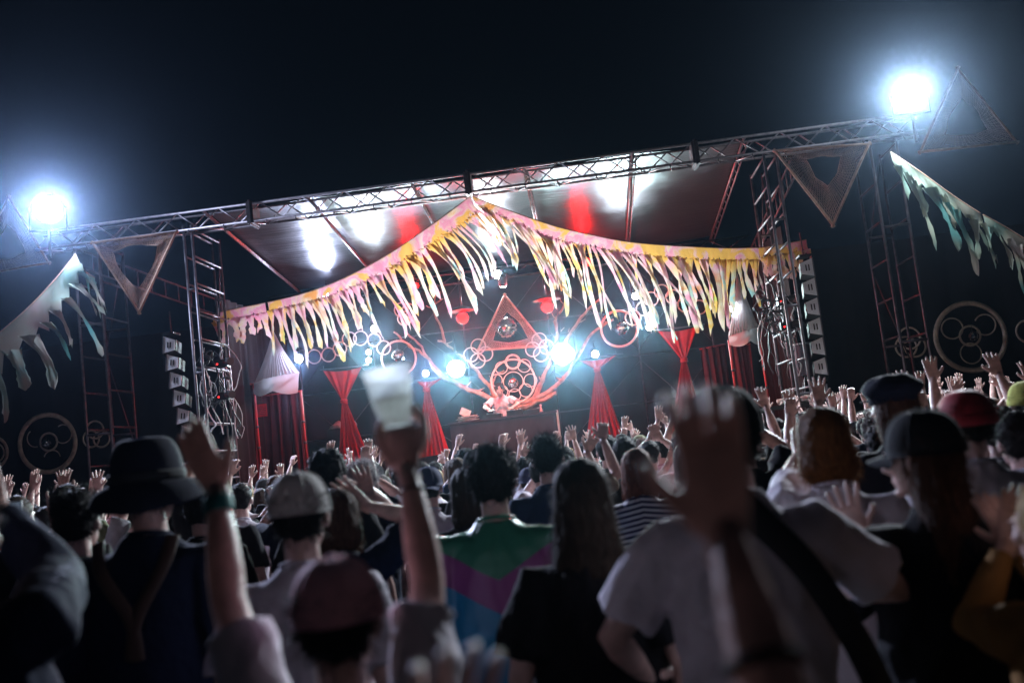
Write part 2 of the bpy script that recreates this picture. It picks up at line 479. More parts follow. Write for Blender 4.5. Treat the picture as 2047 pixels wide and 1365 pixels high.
t = thing('stage_roof', 'shiny grey tarpaulin roof over the stage on sloping rafters', 'roof', (0, YT, ROOF0))
for i in range(5):
    x0, x1 = rafx[i] - .02 * (i == 0), rafx[i + 1]
    mb = MB(); rows = []
    for j in range(29):
        y = 0.3 + j * 5.2 / 28
        rows.append([V((x0 + (x1 - x0) * k / 14, y, tilt * y + 0.06 - 0.05 * math.sin(math.pi * k / 14) * (0.6 + 0.6 * noise.noise(V((i * 3, y * .7, 0)))) + 0.012 * noise.noise(V((x0 + k * .2, y * 3.0, 2))))) for k in range(15)])
    mb.grid(rows); mb.build('roof_panel', roofm, t, True)
for x in rafx:
    mb = MB(); mb.tube([(x, 0.0, -.02), (x, 5.5, tilt * 5.5 - .02)], 0.028, 8)
    mb.tube([(x + .05, 0.0, -.10), (x + .05, 5.5, tilt * 5.5 - .10)], 0.016, 8)
    for k in range(14):
        y = 0.2 + k * 0.39
        mb.tube([(x, y, tilt * y - .02), (x + .05, y + .1, tilt * y - .10)], 0.008, 5)
    mb.build('rafter', alu, t, True)
mb = MB()
for k in (0, 1):
    mb.tube([(XL - .3, 5.1, tilt * 5.1 - .15 - k * .22), (XR + .5, 5.1, tilt * 5.1 - .15 - k * .22)], 0.022, 8)
for k in range(26):
    x = XL + k * (XR - XL) / 25
    mb.tube([(x, 5.1, tilt * 5.1 - .15 - (k % 2) * .22), (x + (XR - XL) / 25, 5.1, tilt * 5.1 - .15 - ((k + 1) % 2) * .22)], 0.009, 5)
mb.build('rear_beam', darksteel, t, True)
# diagonal side trusses running back from the towers
for sx, x in ((-1, XL - .05), (1, XR + .45)):
    s = thing('side_ladder_beam', 'open ladder beam running back from the %s stage tower' % ('left' if sx < 0 else 'right'), 'beam', (x, YT + .3, ZT))
    a = V((0, 0, -.1)); b_ = V((0, 5.0, -1.0)) if sx < 0 else V((-.1, 5.2, -.9))
    if sx < 0: a = V((-1.9, 0, -.05))
    for dz in (0, -.32):
        mb = MB(); mb.tube([a + V((0, 0, dz)), b_ + V((0, 0, dz))], .02, 8); mb.build('chord', steel, s, True)
    for k in range(16):
        p = a.lerp(b_, (k + .5) / 16); mb = MB(); mb.tube([p, p + V((0, 0, -.32))], .012, 6); mb.build('rung', steel, s, True)

# rear scaffolding behind the drapes (posts and crossed braces)
t = thing('rear_scaffold', 'scaffold grid with crossed braces in front of the dark backdrop', 'scaffold', (0, YB - .15, 1.3))
zt = roof_z(YB) - 1.5
posts = [unp(px, 800, YB).x for px in (610, 760, 945, 1115, 1290, 1440)]
for i, x in enumerate(posts):
    mb = MB(); mb.tube([(x, 0, 0), (x, 0, zt)], .020, 8); mb.build('post', darksteel, t, True)
    if i < len(posts) - 1:
        x2 = posts[i + 1]
        for a, c in (((x, 0, .2), (x2, 0, 1.9)), ((x, 0.03, 1.9), (x2, .03, .2)), ((x, 0, 2.1), (x2, 0, zt - .1)), ((x, .03, zt - .1), (x2, .03, 2.1))):
            mb = MB(); mb.tube([a, c], .008, 6); mb.build('brace', darksteel, t, True)
for z in (1.0, 2.0, 3.0):
    mb = MB(); mb.tube([(posts[0], -.04, z), (posts[-1], -.04, z)], .014, 8); mb.build('ledger', darksteel, t, True)

# ------------------------------------------------------------------ bunting
PINK = (0.68, 0.20, 0.30); LPINK = (0.66, 0.42, 0.46); YEL = (0.66, 0.38, 0.09); ORA = (0.66, 0.26, 0.10); CRE = (0.66, 0.58, 0.42); PYEL = (0.62, 0.36, 0.10); PINK2 = (0.62, 0.22, 0.32); AQU = (0.30, 0.55, 0.56); LIM = (0.42, 0.50, 0.14)
HSTOPS = [(0.30, YEL), (0.43, (.62, .34, .08)), (0.47, (.60, .36, .34)), (0.52, PINK2), (0.56, (.62, .36, .40)), (0.61, (.62, .48, .34)), (0.68, (.62, .27, .07))]
td_head = tiedye('tie-dyed cotton heading', HSTOPS, 2.3, 0.2, 1.0)
td_strip = [tiedye('tie-dyed strip %d' % k, s, 2.2, 0.22, 3.0 + k * 5, (HSTOPS, 2.3, 1.0)) for k, s in enumerate([
    [(0.32, LPINK), (0.44, CRE), (0.52, PYEL), (0.60, CRE), (0.70, AQU)],
    [(0.32, ORA), (0.44, LPINK), (0.54, CRE), (0.62, YEL), (0.70, LIM)],
    [(0.32, PINK), (0.42, LPINK), (0.52, CRE), (0.60, AQU), (0.68, YEL)],
    [(0.34, PINK2), (0.46, LPINK), (0.55, CRE), (0.66, ORA)]])]
GRY = (0.34, 0.38, 0.29); SAG = (0.20, 0.36, 0.30); DUS = (0.40, 0.31, 0.27)  # dim greenish light on the side buntings worked into the strip colours
td_dim = [tiedye('dim green-lit strip %d' % k, s, 1.2, 0.35, 30.0 + k * 4) for k, s in enumerate([
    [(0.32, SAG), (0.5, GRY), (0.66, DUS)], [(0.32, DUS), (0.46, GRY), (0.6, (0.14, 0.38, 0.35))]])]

def bez(pts, t_):
    """piecewise-linear resample with smoothing over a polyline of tuples, t in 0..1."""
    n_ = len(pts) - 1; f_ = min(max(t_, 0), 0.99999) * n_; i = int(f_); u = f_ - i
    p0 = pts[max(i - 1, 0)]; p1 = pts[i]; p2 = pts[i + 1]; p3 = pts[min(i + 2, n_)]
    return tuple(0.5 * ((2 * b_) + (-a + c) * u + (2 * a - 5 * b_ + 4 * c - d) * u * u + (-a + 3 * b_ - 3 * c + d) * u ** 3) for a, b_, c, d in zip(p0, p1, p2, p3))

def strip_mesh(L, w0, lean, curl, seed, torn=True, n_=12):
    """hanging cloth strip; local origin at its top; lean pushes +x."""
    rnd = random.Random(seed)
    rows = []; x = 0; z = 0; y = 0
    wob = [rnd.uniform(-1, 1) for _ in range(n_ + 2)]
    ph = rnd.uniform(0, 6); split = rnd.random() < .35
    for i in range(n_ + 1):
        t_ = i / n_
        ang = lean * (1.25 - 0.75 * t_) + 0.22 * math.sin(t_ * 4.2 + ph) * curl
        if i:
            x += L / n_ * math.sin(ang); z -= L / n_ * math.cos(ang); y += 0.35 * L / n_ * math.sin(t_ * 5 + ph * 2) * curl
        tw = 0.9 * curl * math.sin(t_ * 3.0 + ph * 1.7)
        wd = w0 * (1.0 - 0.66 * math.sin(min(t_ * 1.9, 1.0) * math.pi / 2) + 0.40 * max(0, t_ - .45) * 1.2 + 0.08 * wob[i])
        wd *= 1 + .22 * rnd.uniform(-1, 1) * (t_ > .25)
        if i == n_: wd *= 0.35
        if i == n_ - 1 and torn: wd *= 0.8
        ca = math.cos(tw)
        fold = 0.10 * wd
        row = []
        for k in (-1, -.5, 0, .5, 1):
            px_ = x + k * wd / 2 * ca + (0.02 * wob[(i + 1)] if i == n_ else 0)
            row.append(V((px_, y + k * wd / 2 * math.sin(tw) + (fold if k in (-.5, .5) else -fold), z + (0.06 * wob[i] * k if i >= n_ - 1 else 0))))
        rows.append(row)
    mb = MB(); mb.grid(rows)
    return mb.mesh('strip', True)

def bunting(path, depth, n_strips, lens_, leans, header, label, mats, head_m, seed, wfac=1.0, gap=0.0):
    """path: px polyline of the top edge; depth: Y at each path point."""
    rnd = random.Random(seed)
    P = lambda s: unp(*bez(path, s), bez([(d,) for d in depth], s)[0])
    c = P(0.0)
    t = thing('fringed_bunting', label, 'bunting', c)
    N = n_strips * 2
    rows = [[], [], []]
    hs = []
    for i in range(N + 1):
        s = i / N; p = P(s) - c
        h = bez([(q,) for q in header], s)[0]
        hb = h * (0.72 if i % 2 == 0 else 1.1) * rnd.uniform(.85, 1.12)
        lean = bez([(q,) for q in leans], s)[0]
        rows[0].append(p)
        rows[1].append(p + V((0.3 * h * math.sin(lean), 0.03 * math.sin(i * .9), -h * .55)))
        rows[2].append(p + V((hb * .8 * math.sin(lean), 0.02 * math.sin(i * 1.3), -hb)))
    mb = MB(); mb.grid(rows); mb.build('heading', head_m, t, True)
    mb = MB(); mb.tube([P(i / 40) - c + V((0, -.004, .006)) for i in range(41)], .008, 5); mb.build('cord', twine, t, True)
    for i in range(n_strips):
        s = (i + .5) / n_strips
        if rnd.random() < gap: continue
        p = P(s) - c
        h = bez([(q,) for q in header], s)[0]
        L = bez([(q,) for q in lens_], s)[0] * rnd.choice([rnd.uniform(.5, .8), rnd.uniform(.8, 1.18), rnd.uniform(.9, 1.2)])
        lean = bez([(q,) for q in leans], s)[0] + rnd.gauss(0, .10)
        sp = (P(min(1, s + .5 / n_strips)) - P(max(0, s - .5 / n_strips))).length
        me = strip_mesh(L, sp * rnd.choice([1.1, 1.3, 1.5, 1.8, 2.1]) * wfac, lean, rnd.uniform(.4, 1.0) * (.55 if wfac < .7 else 1), rnd.randint(0, 99999))
        me.materials.append(rnd.choice(mats))
        o = link('strip', me, None, t)
        o.location = p + V((h * .6 * math.sin(lean), -.012 - .02 * rnd.random() - .012 * (i % 2), -h * .82))
    return t
bunting([(940, 393), (900, 424), (845, 463), (780, 507), (712, 545), (650, 573), (590, 592), (535, 605)], [15.9, 15.9, 15.95, 16.0, 16.1, 16.3, 16.5, 16.7], 46,
        [0.8, 1.0, 1.2, 1.1, 1.1, 1.1, 1.15, 0.6], [.60, .62, .50, .42, .42, .42, .22, .1], [0.28, 0.30, 0.28, 0.25, 0.23, 0.20, 0.18, 0.18],
        'tie-dyed bunting sweeping down left from the truss middle with blown fringe strips', td_strip, td_head, 5)
bunting([(944, 393), (1000, 415), (1060, 437), (1120, 456), (1180, 470), (1240, 482), (1300, 489), (1380, 494), (1450, 497), (1515, 496)], [15.9, 15.9, 15.95, 16.0, 16.05, 16.1, 16.2, 16.3, 16.4, 16.5], 58,
        [0.9, 1.15, 1.1, 1.2, 1.3, 1.4, 1.25, 1.2, 1.2, 0.6], [.55, .52, .36, .14, .30, .38, .20, .12, .06, .04], [0.16, 0.20, 0.26, 0.26, 0.25, 0.24, 0.24, 0.24, 0.24, 0.24],
        'tie-dyed bunting sweeping right from the truss middle above the right of the stage', td_strip, td_head, 9)
bunting([(530, 606), (480, 616), (425, 628)], [17.4, 17.5, 17.6], 7, [.42, .42, .42], [.12, .1, .0], [.2, .2, .2],
        'short orange fringe behind the left stage tower', [td_strip[1]], td_head, 21, 1.1)
bunting([(1515, 497), (1560, 490), (1612, 480)], [17.2, 17.3, 17.4], 8, [.42, .42, .42], [.15, .1, .1], [.2, .2, .2],
        'short red-lit fringe behind the right stage tower', [td_strip[1]], td_head, 22, 1.1)
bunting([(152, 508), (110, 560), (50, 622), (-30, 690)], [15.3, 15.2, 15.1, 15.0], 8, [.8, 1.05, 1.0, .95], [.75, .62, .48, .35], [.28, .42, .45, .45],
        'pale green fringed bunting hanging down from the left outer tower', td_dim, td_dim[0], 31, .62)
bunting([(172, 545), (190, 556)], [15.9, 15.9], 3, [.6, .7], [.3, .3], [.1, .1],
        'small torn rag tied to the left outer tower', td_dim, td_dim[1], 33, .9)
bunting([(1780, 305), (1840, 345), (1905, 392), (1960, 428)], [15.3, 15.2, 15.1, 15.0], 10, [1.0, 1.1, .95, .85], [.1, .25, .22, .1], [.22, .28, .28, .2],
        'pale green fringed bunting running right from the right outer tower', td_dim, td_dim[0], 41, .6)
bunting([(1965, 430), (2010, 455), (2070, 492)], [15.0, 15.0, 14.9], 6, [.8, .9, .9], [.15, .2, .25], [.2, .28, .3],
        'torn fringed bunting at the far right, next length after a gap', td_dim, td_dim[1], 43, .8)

# ------------------------------------------------------------------ macrame triangles
def net_triangle(A, B, D, Y, label, hole=0.45, fr=0.022, loops=12, mt=twine, fm=twine, sr=0.0032, hy=0.0):
    pa, pb, pd = [unp(x, y, Y) for x, y in (A, B, D)]
    c = (pa + pb + pd) / 3
    t = thing('macrame_triangle', label, 'decoration', c)
    pa, pb, pd = pa - c, pb - c, pd - c
    for q, r in ((pa, pb), (pb, pd), (pd, pa)):
        e = (r - q).normalized() * .04
        mb = MB(); mb.tube([q - e, q.lerp(r, .33) + V((0, 0, .005)), q.lerp(r, .66), r + e], fr, 6); mb.build('frame_bar', fm, t, True)
    M = 66
    tri = []
    for i in range(M):
        s = i / M * 3; k = int(s); u = s - k
        q, r = ((pa, pb), (pb, pd), (pd, pa))[k]
        tri.append(q.lerp(r, u))
    rm = min((pa.lerp(pb, .5)).length, (pb.lerp(pd, .5)).length, (pd.lerp(pa, .5)).length)
    hc = V((0, 0, hy))
    hol = [hc + (p - hc) * (hole * (0.55 + 0.45 * rm / max(p.length, 1e-3))) * (1.15) + V((0, .02 * math.sin(i * .5), 0)) for i, p in enumerate(tri)]
    mb = MB()
    for j in range(1, loops + 1):
        q = (j / loops) ** 0.9
        mb.tube([tri[i].lerp(hol[i], q) + V((random.uniform(-1, 1), 0, random.uniform(-1, 1))) * .004 for i in range(M)], sr if j < loops else sr * 2.0, 4, closed=True)
    for i in range(M):
        k = (i + 2) % M
        mb.tube([tri[i], tri[i].lerp(hol[i], .5) * .6 + tri[k].lerp(hol[k], .5) * .4, hol[k]], sr * .8, 3)
    o = mb.build('netting', mt, t); o['kind'] = 'stuff'
    return t
net_triangle((186, 486), (352, 464), (278, 624), 15.9, 'brown macrame triangle pointing down under the left of the truss', 0.62)
net_triangle((1550, 302), (1737, 288), (1665, 450), 15.9, 'brown macrame triangle pointing down under the right of the truss', 0.42, hy=.15)
net_triangle((1915, 138), (2032, 284), (1840, 304), 16.0, 'large faint macrame triangle pointing up beyond the right floodlight', 0.5)
net_triangle((-70, 555), (18, 395), (97, 525), 16.0, 'faint macrame triangle pointing up at the far left below the floodlight', 0.5)
whitetw = mat('peach cotton cord', (0.74, 0.50, 0.40), 0.85)
net_triangle((1009, 590), (1092, 692), (955, 700), 20.2, 'peach macrame triangle standing above the disc jockey around a disco ball', 0.60, 0.022, 11, whitetw, whitetw, 0.0030)

# ------------------------------------------------------------------ hoops
def hoops(name, Y, rings, label, mt=hoopm, r=0.014, cat='hoops', dy=0.02):
    c = unp(rings[0][0], rings[0][1], Y)
    t = thing(name, label, cat, c)
    for i, rg in enumerate(rings):
        x, y, rr = rg[:3]
        th = rg[3] if len(rg) > 3 else r
        a0, a1 = rg[4:6] if len(rg) > 5 else (0, 360)
        p = unp(x, y, Y) - c
        mb = MB(); mb.torus(p + V((0, dy * (i % 3), 0)), rr * pxm(Y), th, (random.uniform(-.08, .08), 1, random.uniform(-.08, .08)), 44, 8, 0.7, a0, a1)
        mb.build('hoop', mt, t, True)
    return t
hoops('hoop_chain', 20.0, [(628, 713, 14), (656, 709, 14), (678, 697, 14), (698, 678, 14.5), (720, 676, 14.5), (747, 679, 13), (767, 695, 14)], 'chain of seven white hoops arching over the left red drape')
hoops('hoop_chain', 20.0, [(1265, 635, 15), (1286, 617, 14), (1302, 597, 14), (1323, 583, 14), (1346, 593, 14), (1370, 609, 14), (1398, 614, 14)], 'chain of white hoops arching under the right fringe of the bunting')
hoops('hoop_trefoil', 20.2, [(802, 619, 14), (817, 621, 14), (808, 636, 14)], 'three linked white hoops just below the left bunting fringe')
hoops('large_hoop', 20.1, [(797, 716, 35, .022)], 'large pale hoop around the left disco ball above the plastic cup', cat='hoop')
hoops('large_hoop', 20.1, [(1238, 657, 36, .024)], 'large pale hoop around the right disco ball', cat='hoop')
hoops('hoop_flower', 20.15, [(956, 692, 14.5), (941, 709, 14.5), (970, 707, 14.5), (955, 721, 14.5)], 'four overlapping hoops at the lower left corner of the lit triangle')
hoops('hoop_flower', 20.15, [(1078, 680, 14.5), (1065, 698, 14.5), (1092, 693, 14.5), (1081, 708, 14.5)], 'four overlapping hoops at the lower right corner of the lit triangle')
hoops('hoop_rosette', 20.25, [(1026, 762, 44, .02), (1025, 723, 14, .022), (1002, 735, 12), (1048, 731, 13), (992, 760, 12), (1060, 760, 13), (1051, 780, 13), (1029, 789, 12), (1003, 782, 12), (1026, 763, 20)], 'rosette of small hoops inside a large one behind the disc jockey', hoopm, .010)
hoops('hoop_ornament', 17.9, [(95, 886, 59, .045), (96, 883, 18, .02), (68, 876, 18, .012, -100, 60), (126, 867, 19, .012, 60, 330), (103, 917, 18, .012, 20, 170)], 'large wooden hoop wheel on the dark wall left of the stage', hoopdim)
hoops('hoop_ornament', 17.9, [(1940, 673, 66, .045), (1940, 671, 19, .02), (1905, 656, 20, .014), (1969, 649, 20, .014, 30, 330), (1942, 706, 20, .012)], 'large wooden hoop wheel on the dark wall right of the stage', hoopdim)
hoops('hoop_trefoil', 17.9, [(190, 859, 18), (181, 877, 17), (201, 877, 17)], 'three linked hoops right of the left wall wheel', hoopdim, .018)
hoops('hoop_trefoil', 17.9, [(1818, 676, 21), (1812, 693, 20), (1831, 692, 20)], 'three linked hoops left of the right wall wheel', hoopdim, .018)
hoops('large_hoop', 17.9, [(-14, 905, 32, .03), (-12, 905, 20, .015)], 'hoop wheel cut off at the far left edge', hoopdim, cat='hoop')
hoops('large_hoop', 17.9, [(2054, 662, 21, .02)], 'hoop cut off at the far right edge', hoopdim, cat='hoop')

def disco(px, py, rpx, Y, label, drop=0.5):
    c = unp(px, py, Y); r = rpx * pxm(Y)
    t = thing('disco_ball', label, 'disco ball', c)
    mb = MB(); rnd = random.Random(px)
    nv = 16 if rpx > 18 else 11
    for j in range(nv):
        a0 = -math.pi / 2 + math.pi * j / nv; a1 = a0 + math.pi / nv * .94
        am = (a0 + a1) / 2; nu = max(4, int(2 * nv * math.cos(am)))
        for i in range(nu):
            b0 = 2 * math.pi * i / nu; b1 = b0 + 2 * math.pi / nu * .94
            q = [V((math.cos(a) * math.cos(b_), math.cos(a) * math.sin(b_), math.sin(a))) * r for a, b_ in ((a0, b0), (a0, b1), (a1, b1), (a1, b0))]
            cc = sum(q, V()) / 4; tl = Euler((rnd.gauss(0, .05), rnd.gauss(0, .05), rnd.gauss(0, .05))).to_matrix()
            mb.add([cc + tl @ (x - cc) for x in q], [(0, 1, 2, 3)])
    o = mb.build('mirror_tiles', mirror, t); o['kind'] = 'stuff'
    mb = MB(); mb.ball((0, 0, 0), r * .985, 24, 14); mb.build('core', darksteel, t, True)
    mb = MB(); mb.tube([(0, 0, r * .95), (0, 0, r + drop)], .004, 5); mb.tube([(0, 0, r * .95), (0, 0, r * 1.1)], r * .12, 10); mb.build('hanger', darksteel, t, True)
disco(1013, 656, 23, 20.25, 'largest disco ball, hanging inside the lit macrame triangle', .35)
disco(796, 711, 13, 20.1, 'disco ball hanging inside the large hoop on the left', .25)
disco(1243, 657, 14, 20.1, 'disco ball hanging inside the large hoop on the right', .25)
disco(1026, 765, 11, 20.25, 'small disco ball in the hoop rosette behind the disc jockey', .1)
disco(93, 887, 10, 17.85, 'small disco ball in the middle of the left wall wheel', .1)
disco(1945, 672, 9, 17.85, 'small disco ball in the middle of the right wall wheel', .1)

# ------------------------------------------------------------------ driftwood
def branch(t, c, pts, r0_, r1_, Y=20.45, y2=None, twigs=True):
    y2 = Y if y2 is None else y2
    n_ = len(pts) * 4
    P3 = []
    for i in range(n_ + 1):
        s = i / n_; x, y = bez(pts, s)
        P3.append(unp(x, y, Y + (y2 - Y) * s) - c + V((noise.noise(V((x * .07, y * .05, 1))), noise.noise(V((x * .05, 2, y * .06))), noise.noise(V((3, x * .06, y * .05))))) * .05)
    rad = [(r0_ + (r1_ - r0_) * i / n_) * (1 + .28 * noise.noise(V((i * .9, r0_ * 50, pts[0][0])))) for i in range(n_ + 1)]
    mb = MB(); mb.tube(P3, rad, 9)
    if twigs:
        for k in range(2):
            i = random.randint(2, n_ - 2); d = V((random.uniform(-1, 1), random.uniform(-.3, .3), random.uniform(.1, 1))).normalized()
            mb.tube([P3[i], P3[i] + d * .08, P3[i] + d * .16 + V((.03, 0, .02))], [rad[i] * .6, rad[i] * .4, .006], 6)
    mb.build('branch', wood, t, True)
c = unp(1000, 810, 20.45)
t = thing('driftwood_sculpture', 'pink-lit driftwood branches fanning out from behind the disc jockey', 'sculpture', c)
for pts, a, b_ in [
    ([(998, 815), (985, 800), (960, 788), (915, 768), (880, 748), (852, 712), (818, 690), (786, 664)], .065, .02),
    ([(1005, 812), (975, 796), (935, 778), (900, 760), (860, 722), (840, 690), (809, 662)], .055, .018),
    ([(995, 800), (980, 775), (960, 752), (945, 732), (920, 710), (890, 686), (874, 679)], .05, .02),
    ([(889, 684), (880, 655), (868, 622), (858, 603)], .032, .016),
    ([(866, 618), (874, 604), (886, 598)], .02, .012),
    ([(1010, 815), (1045, 812), (1090, 797), (1112, 788)], .08, .04),
    ([(1020, 806), (1060, 800), (1100, 780), (1130, 752), (1160, 705), (1188, 665), (1226, 637)], .06, .025),
    ([(1068, 797), (1078, 775), (1092, 744), (1110, 700), (1113, 660), (1108, 640)], .05, .035),
    ([(1108, 642), (1122, 626), (1130, 608), (1136, 592)], .028, .014),
    ([(1120, 700), (1140, 664), (1162, 634), (1184, 612), (1198, 598)], .042, .022),
    ([(1075, 792), (1083, 770), (1078, 752)], .035, .015),
    ([(992, 798), (985, 778), (990, 755), (1005, 740)], .03, .015)]:
    branch(t, c, pts, a, b_)

# ------------------------------------------------------------------ red drapes
def drape(tl, tr, kn, bl, br, Y, label, seed):
    c = unp(kn[0], kn[1], Y)
    t = thing('red_drape', label, 'drape', c)
    q = [unp(*p, Y) - c for p in (tl, tr, kn, bl, br)]
    rnd = random.Random(seed)
    def sheet(a, b_, c_, d_, folds, amp0, amp1, name, rows_=18, n_=48, sag=0.0, pinch=0.0):
        rows = []
        ph = [rnd.uniform(0, 6) for _ in range(4)]
        for j in range(rows_ + 1):
            v = j / rows_
            l = a.lerp(c_, v); r = b_.lerp(d_, v)
            amp = amp0 + (amp1 - amp0) * v
            row = []
            for i in range(n_ + 1):
                u = i / n_
                p = l.lerp(r, u)
                p.y += amp * (math.sin(u * folds * 6.28 + ph[0] + .6 * math.sin(v * 3 + ph[1])) + .5 * math.sin(u * folds * 10.1 + ph[2]))
                p.z -= sag * math.sin(u * math.pi) * (1 - v)
                row.append(p)
            rows.append(row)
        mb = MB(); mb.grid(rows); return mb.build(name, redcloth, t, True)
    wk = 0.045
    sheet(q[0], q[1], V((-wk, 0, .02)), V((wk, 0, .02)), 3.5, .012, .03, 'gathered_top', sag=.05)
    sheet(V((-wk, -.01, 0)), V((wk, -.01, 0)), q[3], q[4], 6.5, .015, .085, 'hanging_tail', rows_=22, n_=72)
    mb = MB(); mb.ball((0, -.02, 0), (.075, .07, .055), 14, 8)
    for a in range(5): mb.torus((0, -.02, .03 - a * .015), .06 + .01 * math.sin(a * 2), .014, (random.uniform(-.3, .3), random.uniform(-.3, .3), 1), 16, 6)
    mb.build('knot', redcloth, t, True)
    mb = MB(); mb.tube([q[0] + V((-.08, .04, .02)), q[1] + V((.15, .04, .02))], .016, 8); mb.build('top_rail', steel, t, True)
    for p_ in (q[0], q[1]):
        mb = MB(); mb.tube([p_, p_ + V((0, 0.05, .10))], .006, 5); mb.build('tie', darksteel, t, True)
drape((646, 741), (723, 733), (688, 802), (676, 935), (748, 935), 20.4, 'red cloth drape knotted in the middle, leftmost of the four', 1)
drape((834, 762), (888, 753), (853, 779), (838, 915), (898, 905), 20.9, 'red knotted drape left of the disc jockey, beside the plastic cup', 2)
drape((1156, 720), (1232, 710), (1194, 739), (1172, 880), (1250, 880), 20.9, 'red knotted drape right of the disc jockey below a small lamp', 3)
drape((1315, 662), (1395, 652), (1367, 720), (1338, 870), (1412, 860), 20.4, 'red knotted drape, rightmost of the four', 4)

def curtain(x0y, x1y, bot, Y, mt, label, name='red_curtain', folds=7, amp=.06):
    a = unp(*x0y, Y); b_ = unp(*x1y, Y)
    c = V(((a.x + b_.x) / 2, Y, 1.3))
    t = thing(name, label, 'curtain', c)
    rows = []
    for j in range(10):
        v = j / 9
        z = 1.32 + (max(a.z, b_.z) - 1.32) * (1 - v)
        rows.append([V((a.x + (b_.x - a.x) * i / 60 - c.x + .03 * math.sin(i * .5 + v * 3), amp * (math.sin(i / 60 * folds * 6.28 + v) + .4 * math.sin(i * .9)) * (.5 + .5 * v), z - 1.3)) for i in range(61)])
    mb = MB(); mb.grid(rows); mb.build('cloth', mt, t, True)
    mb = MB(); mb.tube([V((a.x - c.x, 0, a.z - 1.28)), V((b_.x - c.x, 0, b_.z - 1.28))], .018, 8); mb.build('rail', redlit_post, t, True)
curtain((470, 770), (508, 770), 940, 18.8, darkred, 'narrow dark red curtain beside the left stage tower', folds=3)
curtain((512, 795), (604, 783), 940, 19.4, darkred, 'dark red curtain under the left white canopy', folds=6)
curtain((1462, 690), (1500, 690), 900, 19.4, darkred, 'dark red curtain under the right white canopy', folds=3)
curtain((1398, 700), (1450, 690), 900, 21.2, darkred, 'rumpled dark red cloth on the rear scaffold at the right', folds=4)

# ------------------------------------------------------------------ white canopies
def canopy(apex, bl, br, vl, vr, Y, label, dp=1.0):
    c = unp(*apex, Y)
    t = thing('white_canopy', label, 'canopy', c)
    A = V((0, 0, 0)); L_ = unp(*bl, Y - .1) - c; R_ = unp(*br, Y - .1) - c
    rows = []
    for j in range(16):
        v = j / 15
        row = []
        for i in range(73):
            u = i / 72
            bb = L_.lerp(R_, u); bb.y += -dp * .35 * math.sin(u * math.pi)
            p = A.lerp(bb, v); p.z += .06 * math.sin(v * math.pi) * -1
            p.y += .05 * v * math.sin(u * 110 + math.sin(v * 2 + u * 9)) + .012 * math.sin(u * 61) * v
            row.append(p)
        rows.append(row)
    mb = MB(); mb.grid(rows); mb.build('pleated_top', whitecloth, t, True)
    rows = []
    VL = unp(*vl, Y - .1) - c; VR = unp(*vr, Y - .1) - c
    for j in range(8):
        v = j / 7
        row = []
        for i in range(61):
            u = i / 60
            a = L_.lerp(R_, u); a.y += -dp * .35 * math.sin(u * math.pi)
            b_ = VL.lerp(VR, u); b_.y += -dp * .35 * math.sin(u * math.pi) - .05
            b_.z -= .07 * abs(math.sin(u * 5.5))
            p = a.lerp(b_, v); p.y += .03 * math.sin(v * 7 + u * 9) * v
            row.append(p)
        rows.append(row)
    mb = MB(); mb.grid(rows); mb.build('valance', whitecloth, t, True)
    mb = MB(); mb.tube([L_ + (A - L_) * 0, R_], .014, 6); mb.build('edge_cord', whitecloth, t, True)
canopy((546, 660), (507, 768), (598, 745), (509, 788), (596, 780), 18.9, 'white pleated pyramid canopy at the left of the stage')
canopy((1473, 545), (1456, 672), (1518, 655), (1458, 690), (1520, 682), 18.9, 'white pleated pyramid canopy at the right of the stage')
for px0, py0, px1, py1, Y, lb in ((507, 770, 512, 950, 18.8, 'red-lit post at the left front of the curtained booth'), (601, 782, 614, 940, 18.9, 'red-lit post at the right front of the curtained booth'),
                              (1457, 680, 1466, 860, 18.9, 'red-lit post under the left edge of the right canopy'), (1520, 682, 1543, 860, 18.6, 'red-lit post under the right edge of the right canopy')):
    a = unp(px0, py0, Y)
    t = thing('booth_post', lb, 'post', (a.x, Y, 1.3))
    mb = MB(); mb.tube([(0, 0, 0), (0, 0, a.z - 1.3)], .026, 8); mb.build('pole', redlit_post, t, True)
    mb = MB()
    for z in (.4, .9, 1.3): mb.tube([(0, 0, z), (0, 0, z + .05)], .036, 8)
    mb.build('clamp', steel, t, True)
p = unp(524, 820, 18.6)
t = thing('notice_sheet', 'small red notice sheet with rows of print hung beside the left canopy', 'notice', p)
mb = MB(); mb.box((0, 0, 0), (.19, .006, .24)); mb.build('sheet', redpaper, t)
mb = MB()
for r in range(5):
    for k in range(6): mb.box((-.065 + k * .026, -.005, .07 - r * .035), (.018 if (k + r) % 4 else .008, .002, .014))
mb.build('printed_rows', mat('dark red ink', (.2, .005, .01)), t)

